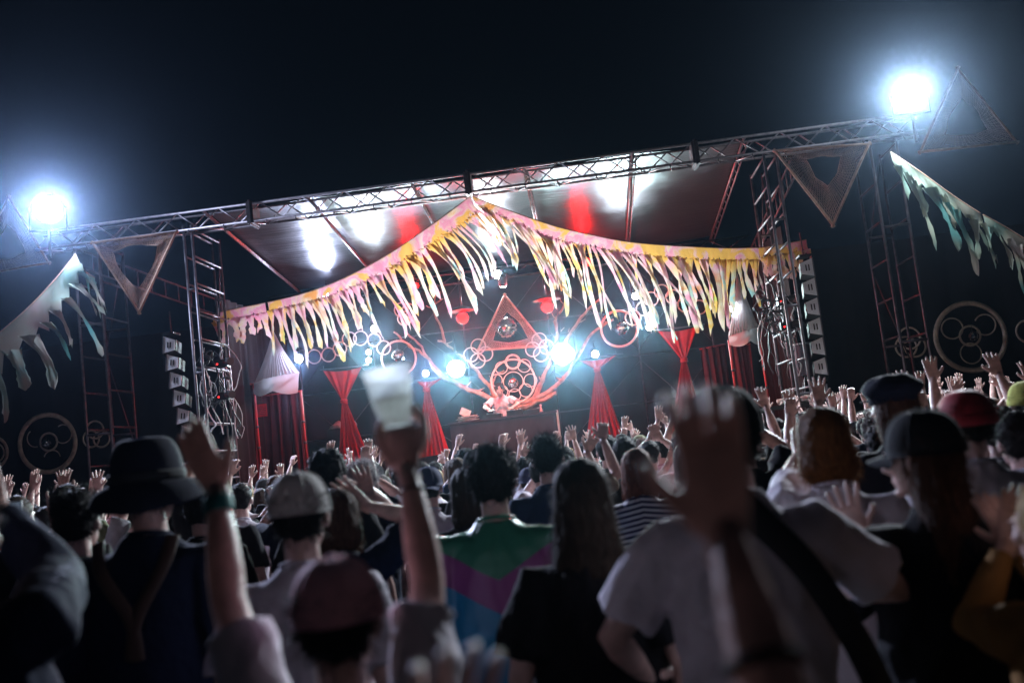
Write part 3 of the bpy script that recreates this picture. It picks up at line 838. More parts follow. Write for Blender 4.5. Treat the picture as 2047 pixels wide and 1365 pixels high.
# ------------------------------------------------------------------ line arrays
def line_array(px0, py0, px1, py1, Y, n_, side, label):
    a = unp(px0, py0, Y); b_ = unp(px1, py1, Y)
    t = thing('line_array', label, 'speaker column', a)
    d = (b_ - a); h = d.length / n_
    for i in range(n_):
        f_ = (i + .5) / n_
        pos = V((d.x * f_, 0, d.z * f_ - .0)) + V((0, .12 * f_ * f_, 0))
        tl = Matrix.Rotation(-R(3 + 9 * f_), 3, 'X') @ Matrix.Rotation(math.atan2(-d.x, -d.z) * -1, 3, 'Y')
        ya = Matrix.Rotation(R(8) * side, 3, 'Z')
        rot = ya @ tl
        W = .215
        mb = MB()
        hh = h * .497
        prof = [(-W / 2, -hh), (W / 2, -hh * .62), (W / 2, hh * .62), (-W / 2, hh)]
        if side < 0: prof = [(-x, z) for x, z in prof][::-1]
        vs = [V((x, y, z)) for y in (0.01, .38) for x, z in prof]
        mb.add([rot @ v_ for v_ in vs], [(0, 1, 2, 3), (7, 6, 5, 4), (0, 4, 5, 1), (1, 5, 6, 2), (2, 6, 7, 3), (3, 7, 4, 0)])
        o = mb.build('cabinet', blackmetal, t); o.location = pos
        mb = MB()
        prof2 = [(-W / 2 + .02, -hh * .92), (W / 2 - .012, -hh * .56), (W / 2 - .012, hh * .56), (-W / 2 + .02, hh * .92)]
        if side < 0: prof2 = [(-x, z) for x, z in prof2][::-1]
        vs = [V((x, y, z)) for y in (-.012, .008) for x, z in prof2]
        mb.add([rot @ v_ for v_ in vs], [(0, 1, 2, 3), (7, 6, 5, 4), (0, 4, 5, 1), (1, 5, 6, 2), (2, 6, 7, 3), (3, 7, 4, 0)])
        o2 = mb.build('waveguide', horn, o)
        mb = MB()
        for xx in (-.02, .025): mb.box(rot @ V((xx, -.017, 0)), (.018, .01, hh * .62), rot)
        mb.build('slot', blackmetal, o)
        mb = MB(); mb.box(rot @ V((-side * (W / 2 - .01), -.01, 0)), (.014, .03, h * .96), rot); mb.build('rigging_rail', steel, o)
    mb = MB(); mb.box((0, .15, .05), (.20, .3, .03)); mb.tube([(0, .15, .05), (0, .15, .45)], .012, 6); mb.build('top_frame', blackmetal, t)
line_array(335, 672, 372, 885, 16.2, 6, 1, 'column of six stacked speakers with pale fronts left of the stage')
line_array(1611, 516, 1646, 752, 16.2, 6, -1, 'column of six stacked speakers with pale fronts right of the stage')

# grey drum-shaped speaker and small gear at the right tower
p = unp(1600, 688, 16.8)
t = thing('grey_drum', 'tall grey cloth-covered drum on a stand behind the right tower', 'drum', (p.x, 16.8, p.z - .52))
mb = MB(); mb.tube([(0, 0, 0), (0, 0, .01), (0, 0, .5), (0, 0, .51)], [.12, .135, .135, .12], 24); mb.build('shell', barrelm, t, True)
mb = MB(); mb.tube([(0, 0, .51), (0, 0, .53)], .15, 24); mb.build('lid', horn, t)
mb = MB()
for a in (0, 2.1, 4.2): mb.tube([(0, 0, 0), (.25 * math.cos(a), .25 * math.sin(a), -.6)], .012, 6)
mb.build('stand', steel, t, True)
p = unp(1600, 806, 16.6)
t = thing('side_platform', 'low black side platform right of the stage carrying gear', 'platform', (p.x, 16.8, 0))
mb = MB(); mb.box((0, 0, p.z - .03), (1.1, 1.0, .06)); mb.build('top', blackmetal, t)
for k in range(4):
    mb = MB(); mb.tube([((k % 2 - .5) * 1.0, (k // 2 - .5) * .9, 0), ((k % 2 - .5) * 1.0, (k // 2 - .5) * .9, p.z - .06)], .025, 8); mb.build('leg', steel, t, True)
for dx, lb in ((-.22, 'crumpled white cloth heap on the black side platform, left one'), (.12, 'crumpled white cloth heap on the black side platform, right one')):
    mb = MB(); mb.ball((0, 0, .05), (.16, .12, .08), 20, 12)
    mb.v = [v_ * (1 + .35 * noise.noise(v_ * 14)) for v_ in mb.v]
    o = mb.build('cloth_bundle', paper, None); o.location = (p.x + dx, 16.5, p.z + .005); tag(o, lb, 'cloth')
t = thing('array_stand', 'black stand with a slim post under the right speaker column', 'stand', (unp(1655, 800, 16.3).x, 16.3, 0))
mb = MB(); mb.tube([(0, 0, 0), (0, 0, 2.1)], .03, 8); mb.build('pole', darksteel, t, True)
mb = MB(); mb.box((0, 0, 1.65), (.3, .3, .25)); mb.build('winch_box', blackmetal, t)

# cables and gear bundles in the towers
def cables(px, py, Y, label, seed):
    p = unp(px, py, Y); rnd = random.Random(seed)
    t = thing('cable_bundle', label, 'cables', p)
    for k in range(9):
        x = rnd.uniform(-.22, .25); pts = [V((x, rnd.uniform(-.05, .1), rnd.uniform(0, .3)))]
        for j in range(7):
            pts.append(pts[-1] + V((rnd.uniform(-.09, .09), rnd.uniform(-.03, .03), -rnd.uniform(.05, .22))))
        mb = MB(); P2 = [V(bez([tuple(q) for q in pts], s / 28)) for s in range(29)]
        mb.tube(P2, rnd.choice([.006, .008, .012]), 6); mb.build('cable', rnd.choice([cable_m, cable_m, horn]), t, True)
    for k in range(4):
        mb = MB(); mb.torus((rnd.uniform(-.2, .25), 0, rnd.uniform(-.2, .1)), rnd.uniform(.06, .1), .014, (rnd.uniform(-.3, .3), 1, rnd.uniform(-.3, .3)), 22, 6); mb.build('coil', cable_m, t, True)
    mb = MB(); mb.box((.16, 0, -.12), (.22, .16, .13)); mb.tube([(.25, -.08, -.1), (.36, -.16, -.12)], [.06, .07], 12); mb.build('fixture', blackmetal, t)
    mb = MB(); mb.ball((.1, -.085, -.13), .014, 8, 5); mb.build('indicator_light', emit('red indicator', (1, .02, .02), 6), t)
cables(425, 715, 16.3, 'tangle of cables and a dark lamp hung in the left stage tower', 4)
cables(428, 780, 16.3, 'second tangle of cables lower in the left stage tower', 5)
cables(1545, 590, 16.5, 'tangle of cables and a dark lamp hung in the right stage tower', 6)
cables(1552, 640, 16.5, 'second tangle of cables lower in the right stage tower', 7)

# ------------------------------------------------------------------ DJ table and gear
YD = 19.0
a = unp(898, 840, YD); b_ = unp(1110, 825, YD)
ztab = (a.z + b_.z) / 2; xm = (a.x + b_.x) / 2; wt = (b_.x - a.x)
t = thing('dj_table', 'long table with a plain dark plum front below the disc jockey', 'table', (xm, YD, 1.31))
mb = MB(); mb.box((0, .35, ztab - 1.31 - .02), (wt + .06, .74, .04)); mb.build('table_top', tablefront, t)
mb = MB(); rows = [[V((-wt / 2 + wt * i / 80, -.01 + .008 * math.sin(i * .8) * (1 - z), z * (ztab - 1.355))) for i in range(81)] for z in (0, .33, .66, 1)]
mb.grid(rows); mb.build('front_cloth', tablefront, t, True)
for k in range(4):
    mb = MB(); mb.tube([((k % 2 - .5) * (wt - .1), .06 + (k // 2) * .6, 0), ((k % 2 - .5) * (wt - .1), .06 + (k // 2) * .6, ztab - 1.355)], .02, 8); mb.build('leg', steel, t, True)
mb = MB(); mb.box((wt / 2 + .035, .02, (ztab - 1.3) / 2), (.04, .06, ztab - 1.31)); mb.build('white_edge_post', paper, t)
def gear(px, name, label, cat, w_, d_, h_, extras, mt=blackmetal, Y=YD + .3):
    x = unp(px, 830, Y).x
    t = thing(name, label, cat, (x, Y, ztab))
    mb = MB(); mb.box((0, 0, h_ / 2 + .002), (w_, d_, h_)); mb.build('case', mt, t)
    if extras == 'mixer':
        for r in range(4):
            for k in range(5):
                mb = MB(); mb.tube([((k - 2) * w_ * .18, (r - 1.5) * d_ * .2, h_), ((k - 2) * w_ * .18, (r - 1.5) * d_ * .2, h_ + .022)], .011, 8); mb.build('knob', horn, t)
    if extras == 'deck':
        mb = MB(); mb.tube([(0, 0, h_), (0, 0, h_ + .018)], .12, 28); mb.build('platter', darksteel, t, True)
        mb = MB(); mb.tube([(w_ * .38, d_ * .35, h_ + .03), (w_ * .36, -d_ * .05, h_ + .03), (w_ * .2, -d_ * .2, h_ + .025)], .006, 6); mb.build('tone_arm', alu, t)
    return t
gear(985, 'deck_player', 'black turntable at the left of the disc jockey', 'turntable', .36, .34, .07, 'deck')
gear(1030, 'sound_mixer', 'black mixer with pale knobs in front of the disc jockey', 'mixer', .30, .34, .10, 'mixer')
gear(1068, 'deck_player', 'black turntable at the right of the disc jockey', 'turntable', .36, .34, .07, 'deck')
x = unp(936, 832, YD + .2).x
t = thing('paper_stack', 'untidy stack of white sleeves and papers at the left end of the table', 'papers', (x, YD + .2, ztab))
for k in range(9):
    mb = MB(); mb.box((random.uniform(-.06, .06), random.uniform(-.03, .03), .006 + k * .011), (.31, .24, .006), Matrix.Rotation(random.uniform(-.5, .5), 3, 'Z') @ Matrix.Rotation(random.uniform(-.03, .03), 3, 'X')); mb.build('sheet', paper, t)
mb = MB(); mb.box((-.05, 0, .17), (.2, .02, .14), Matrix.Rotation(.5, 3, 'Y')); mb.build('raised_sleeve', paper, t)
x = unp(1082, 820, YD + .15).x
t = thing('figurine', 'tiny pink cone-shaped figurine at the right end of the table', 'figurine', (x, YD + .1, ztab + .0))
mb = MB(); mb.tube([(0, 0, 0.002), (0, 0, .05), (0, 0, .08), (0, 0, .12)], [.04, .025, .018, .012], 14); mb.build('robe', mat('pink plastic', (.7, .25, .25)), t, True)
mb = MB(); mb.ball((0, 0, .13), .022, 12, 8); mb.build('head', mat('pink plastic', (.7, .25, .25)), t, True)
x = unp(684, 856, 21.0)
t = thing('covered_amplifier', 'box draped with a crumpled pink-lit cloth behind the left drape', 'covered box', (x.x, 21.0, 1.31))
hz = x.z - 1.31
mb = MB(); mb.box((0, 0, hz / 2), (.55, .5, hz)); mb.build('case', blackmetal, t)
mb = MB(); mb.ball((0, 0, hz + .02), (.30, .26, .10), 40, 20); mb.v = [v_ + V((0, 0, 1)) * .10 * noise.noise(v_ * 7) + V((.04, .04, 0)) * noise.noise(v_ * 9) for v_ in mb.v]
mb.build('crumpled_cloth', mat('faded grey cloth', (.3, .28, .28), .9), t, True)

# ------------------------------------------------------------------ people
HUMAN = {}
shirtcols = {
    'white': (0.74, 0.69, 0.78), 'lilac grey': (0.42, 0.38, 0.47), 'black': (0.008, 0.008, 0.011), 'charcoal': (0.03, 0.03, 0.036), 'navy': (0.010, 0.016, 0.040),
    'grey': (0.25, 0.25, 0.27), 'olive': (0.09, 0.10, 0.05), 'dark blue': (0.04, 0.07, 0.14), 'brown': (0.12, 0.07, 0.04), 'beige': (0.40, 0.33, 0.25), 'pink': (0.6, 0.3, 0.33), 'ochre': (0.34, 0.18, 0.06)}
def shirt_m(c): return mat(c + ' cotton', shirtcols[c], 0.88, 0, 0.2, 7, 0.9, 22, 0.2)
haircols = {'black': (0.012, 0.010, 0.010), 'dark brown': (0.035, 0.02, 0.013), 'brown': (0.09, 0.038, 0.02), 'reddish': (0.22, 0.06, 0.03), 'grey': (0.42, 0.38, 0.40), 'blond': (0.50, 0.33, 0.15), 'orange': (0.20, 0.075, 0.02)}
def hair_m(c):
    fresh = (c + ' hair') not in MATS
    m_ = mat(c + ' hair', haircols[c], 0.62, 0, 0.6, 9, 0.9, 9, 0.22, transl=(.2 if c in ('orange', 'reddish', 'blond', 'brown', 'grey') else 0))
    if fresh:   # strand direction: stretch both noises along z
        nt_ = m_.node_tree; tc_ = [n_ for n_ in nt_.nodes if n_.type == 'TEX_COORD'][0]
        mp_ = nt_.nodes.new('ShaderNodeMapping'); mp_.inputs['Scale'].default_value = (14, 14, 1.6)
        for n_ in [n_ for n_ in nt_.nodes if n_.type == 'TEX_NOISE']:
            nt_.links.new(mp_.outputs[0], n_.inputs['Vector'])
        nt_.links.new(tc_.outputs['Object'], mp_.inputs[0])
    return m_
denim = mat('dark denim', (0.02, 0.03, 0.06), 0.85, 0, .2, 20, .2, 120)
blackpants = mat('black trousers', (0.015, 0.015, 0.018), 0.85)
shoe_m = mat('dark rubber shoe', (0.03, 0.03, 0.03), 0.6)

def ik(S, W, l1, l2, hint):
    S, W, hint = V(S), V(W), V(hint)
    d = W - S; L = d.length
    mx = (l1 + l2) * .995
    if L > mx: W = S + d * (mx / L); d = W - S; L = mx
    if L < abs(l1 - l2) + .02: L = abs(l1 - l2) + .02
    a = (l1 * l1 - l2 * l2 + L * L) / (2 * L)
    h = math.sqrt(max(l1 * l1 - a * a, 0))
    dn = d.normalized(); hp = hint - dn * hint.dot(dn)
    if hp.length < 1e-4: hp = dn.orthogonal()
    return S + dn * a + hp.normalized() * h, W

def hand(W, d, nrm, thumb, spread=.16, curl=.12, vox=.004, sc=1.0, curls=None, grip=False):
    """one hand: W wrist, d towards fingertips, nrm palm normal, thumb = lateral vector towards thumb side."""
    d = d.normalized(); th = (thumb - d * thumb.dot(d)).normalized(); n_ = d.cross(th).normalized()
    if n_.dot(nrm) < 0: n_ = -n_
    mb = MB()
    P = lambda a, l, h: W + (d * a + th * l + n_ * h) * sc
    mb.tube([P(-.03, 0, 0), P(0, 0, 0), P(.03, .003, 0), P(.06, .002, .002), P(.09, 0, .002), P(.10, 0, .002)],
            [(.026 * sc, .019 * sc), (.027 * sc, .019 * sc), (.036 * sc, .017 * sc), (.041 * sc, .015 * sc), (.040 * sc, .013 * sc), (.036 * sc, .010 * sc)], 14, ref=th)
    if grip:
        mb.tube([P(.03, .01, 0), P(.06, .0, .012), P(.075, .0, .02)], [(.036, .018), (.040, .020), (.030, .018)], 12, ref=th)
        for k in range(4):
            h0 = -.002 + .017 * k; b0 = .070 - .006 * k
            mb.tube([P(b0 - .02, -.030, h0), P(b0 + .012, -.050, h0), P(b0 + .045, -.056, h0 + .006), P(b0 + .072, -.040, h0 + .018), P(b0 + .078, -.018, h0 + .034)], [.012, .0105, .0098, .009, .007], 8)
        mb.tube([P(.015, .024, .0), P(.050, .044, .008), P(.088, .052, .014), P(.118, .044, .018), P(.130, .034, .02)], [.018, .0145, .012, .0105, .007], 8)
        return remesh(mb, vox, 1)
    for k, (lat, ln) in enumerate(((.030, .072), (.011, .082), (-.010, .076), (-.030, .060))):
        cu_ = (curls[k] if curls else curl) ; an = lat / .03 * spread
        pos = P(.082, lat, .002); pts = [pos]; dirv = (d * math.cos(an) + th * math.sin(an)).normalized()
        a = cu_ * .6
        for seg in (.45, .32, .23):
            dv = dirv * math.cos(a) + n_ * math.sin(a)
            pts.append(pts[-1] + dv * ((ln * seg + (.018 if seg == .45 else 0)) * sc)); a += cu_ * 1.3
        mb.tube(pts, [.0098 * sc, .0092 * sc, .0086 * sc, .0062 * sc], 8)
    a = P(.012, .022, .004); tp = [a, P(.045, .050, .010), P(.072, .066 + .3 * spread * .1, .014), P(.092, .074 + .02 * spread, .016)]
    mb.tube(tp, [.016 * sc, .0125 * sc, .0105 * sc, .0075 * sc], 8)
    return remesh(mb, vox, 1)

def head_mesh(vox, face=True, sc=1.0):
    mb = MB()
    mb.ball((0, -.008, .022), (.076, .094, .100), 22, 14)
    mb.ball((0, .028, -.045), (.056, .062, .066), 18, 12)
    mb.ball((0, .05, .0), (.058, .045, .07), 14, 10)
    mb.tube([(0, .088, .018), (0, .106, -.012), (0, .112, -.024), (0, .094, -.036)], [.009, .012, .014, .010], 8)
    for s in (-1, 1):
        mb.ball((s * .079, -.006, -.008), (.009, .019, .031), 10, 8, Matrix.Rotation(s * -.25, 3, 'Z'))
        mb.ball((s * .030, .083, .024), (.026, .012, .008), 10, 6)     # brow
        mb.ball((s * .034, .068, -.020), (.024, .022, .020), 10, 6)     # cheek
    mb.ball((0, .083, -.058), (.025, .012, .007), 10, 6); mb.ball((0, .080, -.068), (.022, .012, .007), 10, 6)
    mb.ball((0, .074, -.094), (.022, .018, .016), 10, 6)
    mb.tube([(0, -.030, -.02), (0, -.024, -.09), (0, -.020, -.15), (0, -.018, -.21)], [.050, .052, .055, .068], 16)
    return remesh(mb, vox, 1)

def wrinkle(me, amp, sc, seed, zscale=1.0):
    me.update()
    nr = [v_.normal.copy() for v_ in me.vertices]
    for v_, n_ in zip(me.vertices, nr):
        q = V((v_.co.x * sc + seed, v_.co.y * sc, v_.co.z * sc * zscale))
        f = noise.noise(q) + .5 * noise.noise(q * 2.3)
        v_.co += n_ * (f * amp)

def hair_mesh(kind, seed, strands, vox=.009):
    mb = MB()
    if kind in ('short', 'curly', 'bald'):
        k = 1.0 if kind == 'short' else (1.10 if kind == 'curly' else .96)
        mb.ball((0, -.020, .038), (.085 * k, .096 * k, .094 * k), 22, 14)
        mb.ball((0, -.045, -.008), (.075 * k, .058 * k, .070 * k), 18, 10)
    elif kind in ('bob', 'long', 'shoulder'):
        mb.ball((0, -.020, .036), (.090, .102, .096), 22, 14)
        z2 = {'bob': -.13, 'shoulder': -.19, 'long': -.46}[kind]; w2 = {'bob': .098, 'shoulder': .10, 'long': .135}[kind]
        pts = [(0, -.03, .05), (0, -.035, -.02), (0, -.04, -.09), (0, -.05 if kind != 'long' else -.075, z2 * .7), (0, -.055 if kind != 'long' else -.12, z2)]
        mb.tube(pts, [(.088, .092), (.096, .088), (.10, .078), (w2, .065), (w2 * .72, .035)], 20, ref=(1, 0, 0))
    me = remesh(mb, vox, 1)
    amp = {'curly': .016, 'short': .007, 'bald': .002}.get(kind, .007)
    wrinkle(me, amp, 32 if kind == 'curly' else 22, seed, .35 if kind in ('bob', 'long', 'shoulder') else 1)
    # cut away what would cover the face
    mb = MB()
    keep = lambda c_: not (c_.y > .055 and c_.z < .055)
    vs = [v_.co.copy() for v_ in me.vertices]
    fs = [tuple(p.vertices) for p in me.polygons if keep(p.center)]
    mb.v = vs; mb.f = fs
    rnd = random.Random(seed)
    nv = len(vs); me.update(); nrm = [v_.normal.copy() for v_ in me.vertices]
    for _ in range(strands):
        i = rnd.randrange(nv); p = vs[i]
        if not keep(p): continue
        n_ = nrm[i]
        dn = V((0, -.1, -1)) if kind in ('bob', 'long', 'shoulder') else V((rnd.uniform(-.6, .6), rnd.uniform(-.6, .6), rnd.uniform(-.5, .9)))
        L = rnd.uniform(.02, .05) if kind != 'long' else rnd.uniform(.04, .10)
        if kind == 'bald': L *= .25
        out = .75 if kind in ('short', 'curly', 'bald') else .28
        e1 = p + (n_ * out + dn * .5 + V((rnd.gauss(0, .25), rnd.gauss(0, .25), rnd.gauss(0, .2)))) * L * .5
        e2 = e1 + (n_ * out * .3 + dn + V((rnd.gauss(0, .3), rnd.gauss(0, .3), rnd.gauss(0, .3)))) * L * .5
        s_ = n_.cross(V((rnd.uniform(-1, 1), rnd.uniform(-1, 1), rnd.uniform(-1, 1)))).normalized() * .0011
        mb.add([p - n_ * .004 - s_, p - n_ * .004 + s_, e1 + s_ * .8, e1 - s_ * .8, e2], [(0, 1, 2, 3), (3, 2, 4)])
    return mb.mesh('hair', True)

def hat_parts(kind):
    """list of (name, mb, matkey)"""
    out = []
    def dome(rx, ry, rz, cz, cyy, n_=26, zlow=-.02, crease=0.0):
        rs = []
        for j in range(10):
            a = j / 9 * math.pi / 2 * .985
            z = cz + rz * math.sin(a) ** .92
            k = math.cos(a) ** .72
            rs.append([V((rx * k * math.cos(q * 2 * math.pi / n_), cyy + ry * k * math.sin(q * 2 * math.pi / n_), z)) for q in range(n_)])
        mb_ = MB(); mb_.rings([[p * 1 for p in rs[0]]] + rs); return mb_
    if kind in ('cap', 'cap_back', 'cap_side'):
        mb = dome(.092, .108, .120, .010, -.012); out.append(('crown', mb))
        mb = MB()
        for q in range(6):
            a = q * math.pi / 3
            pts = []
            for j in range(8):
                b_ = j / 7 * math.pi / 2 * .98; k = math.cos(b_) ** .72
                pts.append(V((.0930 * k * math.cos(a), -.012 + .109 * k * math.sin(a), .010 + .121 * math.sin(b_) ** .92)))
            mb.tube(pts, .0028, 4)
        mb.ball((0, -.012, .132), (.010, .010, .006), 10, 6); out.append(('seam_and_button', mb))
        mb = MB()
        sgn = -1 if kind == 'cap_back' else 1
        rows_t, rows_b = [], []
        for j in range(6):
            v = j / 5; row = []
            for i in range(17):
                u = -1 + 2 * i / 16
                x_ = u * .078 * (1 - .12 * v); y_ = math.sqrt(max(0, 1 - (u * .80) ** 2)) * .095 + v * .072 * math.sqrt(max(0.04, 1 - u * u))
                row.append(V((x_, -.012 + sgn * y_, .022 - .018 * v - .020 * u * u)))
            rows_t.append(row)
        mb.grid(rows_t); mb.grid([[p - V((0, 0, .004)) for p in r] for r in rows_t]); out.append(('brim', mb))
        # adjuster opening at the other side
        mb = MB(); pts = [V((.034 * math.cos(a), -.012 - sgn * (.107 - .006 * abs(math.cos(a))), .016 + .034 * math.sin(a))) for a in [math.pi * q / 14 for q in range(15)]]
        mb.tube(pts, .0035, 5)
        mb.tube([V((-.04, -.012 - sgn * .103, .014)), V((0, -.012 - sgn * .110, .012)), V((.04, -.012 - sgn * .103, .014))], (.003), 5); out.append(('strap_arch', mb))
    elif kind == 'beanie':
        mb = dome(.094, .110, .110, .005, -.015); out.append(('crown', mb))
        mb = MB(); mb.tube([V((.094 * math.cos(q * .2618), -.015 + .109 * math.sin(q * .2618), .012)) for q in range(24)], [(.020, .006)] * 24, 8, closed=True, ref=(0, 0, 1)); out.append(('cuff', mb))
    elif kind == 'newsboy':
        mb = MB(); mb.ball((0, -.02, .075), (.118, .125, .055), 30, 14)
        mb.tube([(0, -.012, .02), (0, -.012, .075)], [(.088, .104), (.10, .112)], 24, ref=(1, 0, 0)); mb.ball((0, -.02, .128), (.012, .012, .008), 10, 6)
        mb.v = [v_ + V((0, 0, .012)) * noise.noise(v_ * 22) for v_ in mb.v]; out.append(('crown', mb))
        mb = MB(); mb.ball((0, .105, .035), (.07, .05, .007), 18, 6); out.append(('brim', mb))
    elif kind == 'fedora':
        mb = MB(); rs = []
        n_ = 30
        for j in range(12):
            v = j / 11; z = .02 + .125 * math.sin(v * math.pi / 2); k = max(.12, math.cos(v * math.pi / 2 * .93)) ** .42
            ring = []
            for q in range(n_):
                a = q * 2 * math.pi / n_
                dip = -.018 * max(0, 1 - abs(math.cos(a)) * 2.6) * (1 if v > .9 else 0)
                pin = 1 - .10 * v * math.exp(-((math.sin(a) - .6) ** 2) * 8)
                ring.append(V((.098 * k * pin * math.cos(a), -.012 + .112 * k * math.sin(a), z + dip)))
            rs.append(ring)
        mb.rings(rs); out.append(('crown', mb))
        mb = MB(); rs = []
        for (ro, dz) in ((.0, 0), (.025, -.012), (.045, -.034), (.056, -.062), (.056, -.067), (.044, -.040), (.024, -.018), (0, -.006)):
            rs.append([V(((.097 + ro) * math.cos(q * 2 * math.pi / 36), -.012 + (.111 + ro * .95) * math.sin(q * 2 * math.pi / 36), .024 + dz + .016 * (ro / .07) * math.sin(2 * q * 2 * math.pi / 36 + 1.2) + .008 * noise.noise(V((q * .4, ro * 20, 0))))) for q in range(36)])
        mb.rings(rs, caps=False); out.append(('brim', mb))
        mb = MB(); mb.tube([V((.0985 * math.cos(q * .2094), -.012 + .1125 * math.sin(q * .2094), .038)) for q in range(30)], [(.014, .003)] * 30, 6, closed=True, ref=(0, 0, 1)); out.append(('hat_band', mb))
    return out

HEADS = {}
def make_person(label, loc, height=1.7, face=0.0, rw=None, lw=None, hair='short', hairc='black', hat=None, hatm=None, shirt='black', shirtm=None,
                sleeve='short', head_yaw=0.0, head_pitch=0.0, lean=0.0, width=1.0, near=False, skinm=None, group=None, rspread=.16, lspread=.16, curl=.12,
                rcurls=None, lcurls=None, long_hair_z=None, name='person', rhint=None, lhint=None, rdir=None, ldir=None, legs=True, rgrip=False, loose=1.0, pants=None, nohead=False):
    sc = height / 1.72
    t = thing(name, label, 'person', loc, group, face, sc)
    sk = skinm or skin
    vox_h, vox_hand = (.006, .0038) if near else (.009, .0055)
    LM = Matrix.Rotation(-lean, 4, 'X')           # forward lean about the hips
    piv = V((0, 0, .95))
    def L(p): return piv + (LM.to_3x3() @ (V(p) - piv))
    w_ = width
    # --- skin body
    body = MB()
    tors = [(.93, .155, .105), (1.05, .135, .095), (1.2, .15, .10), (1.30, .155, .09), (1.35, .125, .075), (1.41, .075, .058)]
    body.tube([L((0, 0, z)) for z, a, b_ in tors], [(a * w_, b_ * w_) for z, a, b_ in tors], 16, ref=(1, 0, 0))
    hm = HEADS.get(near)
    if hm is None: hm = HEADS[near] = head_mesh(vox_h)
    HB = L((0, .012, 1.47)); HC = V((0, .028, .125))
    HR = Euler((-head_pitch - lean * .6, 0, head_yaw), 'XYZ').to_matrix()
    def Hd(p): return HB + HR @ (HC + V(p))
    body.add([Hd(v_.co) for v_ in hm.vertices], [tuple(p.vertices) for p in hm.polygons])
    for s in (-1, 1):
        body.tube([(s * .085, 0, .93), (s * .095, .01, .70), (s * .10, .015, .48), (s * .10, -.01, .28), (s * .10, -.02, .08)], [.085, .072, .052, .048, .035], 10)
    # --- arms
    arms = []
    for s, W, hint, spr, cl, cls, hd in ((1, rw, rhint, rspread, curl, rcurls, rdir), (-1, lw, lhint, lspread, curl, lcurls, ldir)):
        S = L((s * .176 * w_, 0, 1.355))
        raised = W is not None
        if W is None: W = L((s * .24, .10, .90)); hint = (s * .3, -1, -.2); W = V(W)
        elif hint is None: hint = (s * .8, .1, -.9)
        if raised and V(W).z > 1.55: S = S + V((s * -.012, .02, .045))
        E, W2 = ik(S, W, .285, .255, hint)
        d = (W2 - E).normalized()
        body.tube([S, S.lerp(E, .35), S.lerp(E, .75), E, E.lerp(W2, .25), E.lerp(W2, .6), W2 - d * .02, W2 + d * .01],
                  [(.044, .044), .046, .041, .038, .040, .034, (.027, .022), (.026, .019)], 12)
        if raised:
            th = V((-s, -.15, 0)); nn = V((0, 1, 0)); dd = V(hd) if hd is not None else d * .8 + V((0, 0, .35))
        else:
            th = V((0, 1, 0)); nn = V((-s, 0, 0)); dd = d; spr, cl, cls = .05, .45, None
        hmsh = hand(W2, dd, nn, th, spr, cl, vox_hand, 1.0, cls, grip=(rgrip and s == 1))
        mesh_to_mb(hmsh, body)
        arms.append((S, E, W2))
    bo = body.build('body', sk, t, True)
    # eyes
    for s in (-1, 1):
        mb = MB(); mb.ball((0, 0, 0), .0115, 10, 7); mb.v = [Hd(v_ + V((s * .031, .080, .004))) for v_ in mb.v]
        mb.build('eye', mat('eye white and iris', (.25, .2, .18), .2), t, True)
    # --- shirt
    mb = MB()
    lo = loose
    rg = [(.80, .178 * lo, .130 * lo), (.92, .178 * lo, .132 * lo), (1.05, .172 * lo, .125 * lo), (1.18, .178 * lo, .124), (1.29, .186, .122), (1.345, .166, .108), (1.39, .126, .088), (1.43, .086, .070), (1.458, .066, .062)]
    mb.tube([L((0, -.004, z)) for z, a, b_ in rg], [(a * w_, b_ * w_) for z, a, b_ in rg], 22, ref=(1, 0, 0))
    for (S, E, W2) in arms:
        inn = S.lerp(L((0, 0, 1.32)), .5)
        if sleeve == 'short':
            e1 = S.lerp(E, .78)
            mb.tube([inn, S, S.lerp(E, .4), e1], [.074, .072, .070 * lo, .076 * lo], 14)
        elif sleeve == 'long':
            mb.tube([inn, S, S.lerp(E, .5), E, E.lerp(W2, .5), E.lerp(W2, .9)], [.080, .074, .062 * lo, .056 * lo, .048 * lo, .038], 14)
    me = remesh(mb, .011 if near else .017, 3)
    seed = random.uniform(0, 100)
    wrinkle(me, .011 if near else .010, 7.0, seed, .6)
    wrinkle(me, .0035, 24, seed, .5)
    # long diagonal drag folds that run from the shoulders down the back
    me.update(); nr_ = [v_.normal.copy() for v_ in me.vertices]
    for v_, n_ in zip(me.vertices, nr_):
        c0 = v_.co
        q_ = V(((abs(c0.x) * 9 + c0.z * 5.5) + seed, (abs(c0.x) * 2 - c0.z * 1.2), c0.y * 3 + (3 if c0.x > 0 else 0)))
        v_.co += n_ * ((abs(noise.noise(q_)) - .25) * -.022 * (1.2 if sleeve == 'short' else .8))
    sm = shirtm or shirt_m(shirt)
    link('shirt', me, sm, t)
    if sleeve == 'none': pass
    # collar ring
    mb = MB(); mb.tube([L((.062 * w_ * math.cos(q * .3927), .004 + .060 * math.sin(q * .3927), 1.455 - .012 * math.sin(q * .3927))) for q in range(16)], .007, 6, closed=True)
    mb.build('collar', sm, t, True)
    # --- hair & hat
    if hair:
        hk = ('hair', hair, near, hat is not None)
        hme = HEADS.get(hk)
        if hme is None: hme = HEADS[hk] = hair_mesh(hair, len(HEADS) * 7.3, (2600 if near else 500), .008 if near else .012)
        mb = MB(); mb.add([Hd(v_.co if hat is None else V((v_.co.x * .97, v_.co.y * .98, min(v_.co.z, .07)))) for v_ in hme.vertices], [tuple(p.vertices) for p in hme.polygons])
        mb.build('hair', hair_m(hairc), t, True)
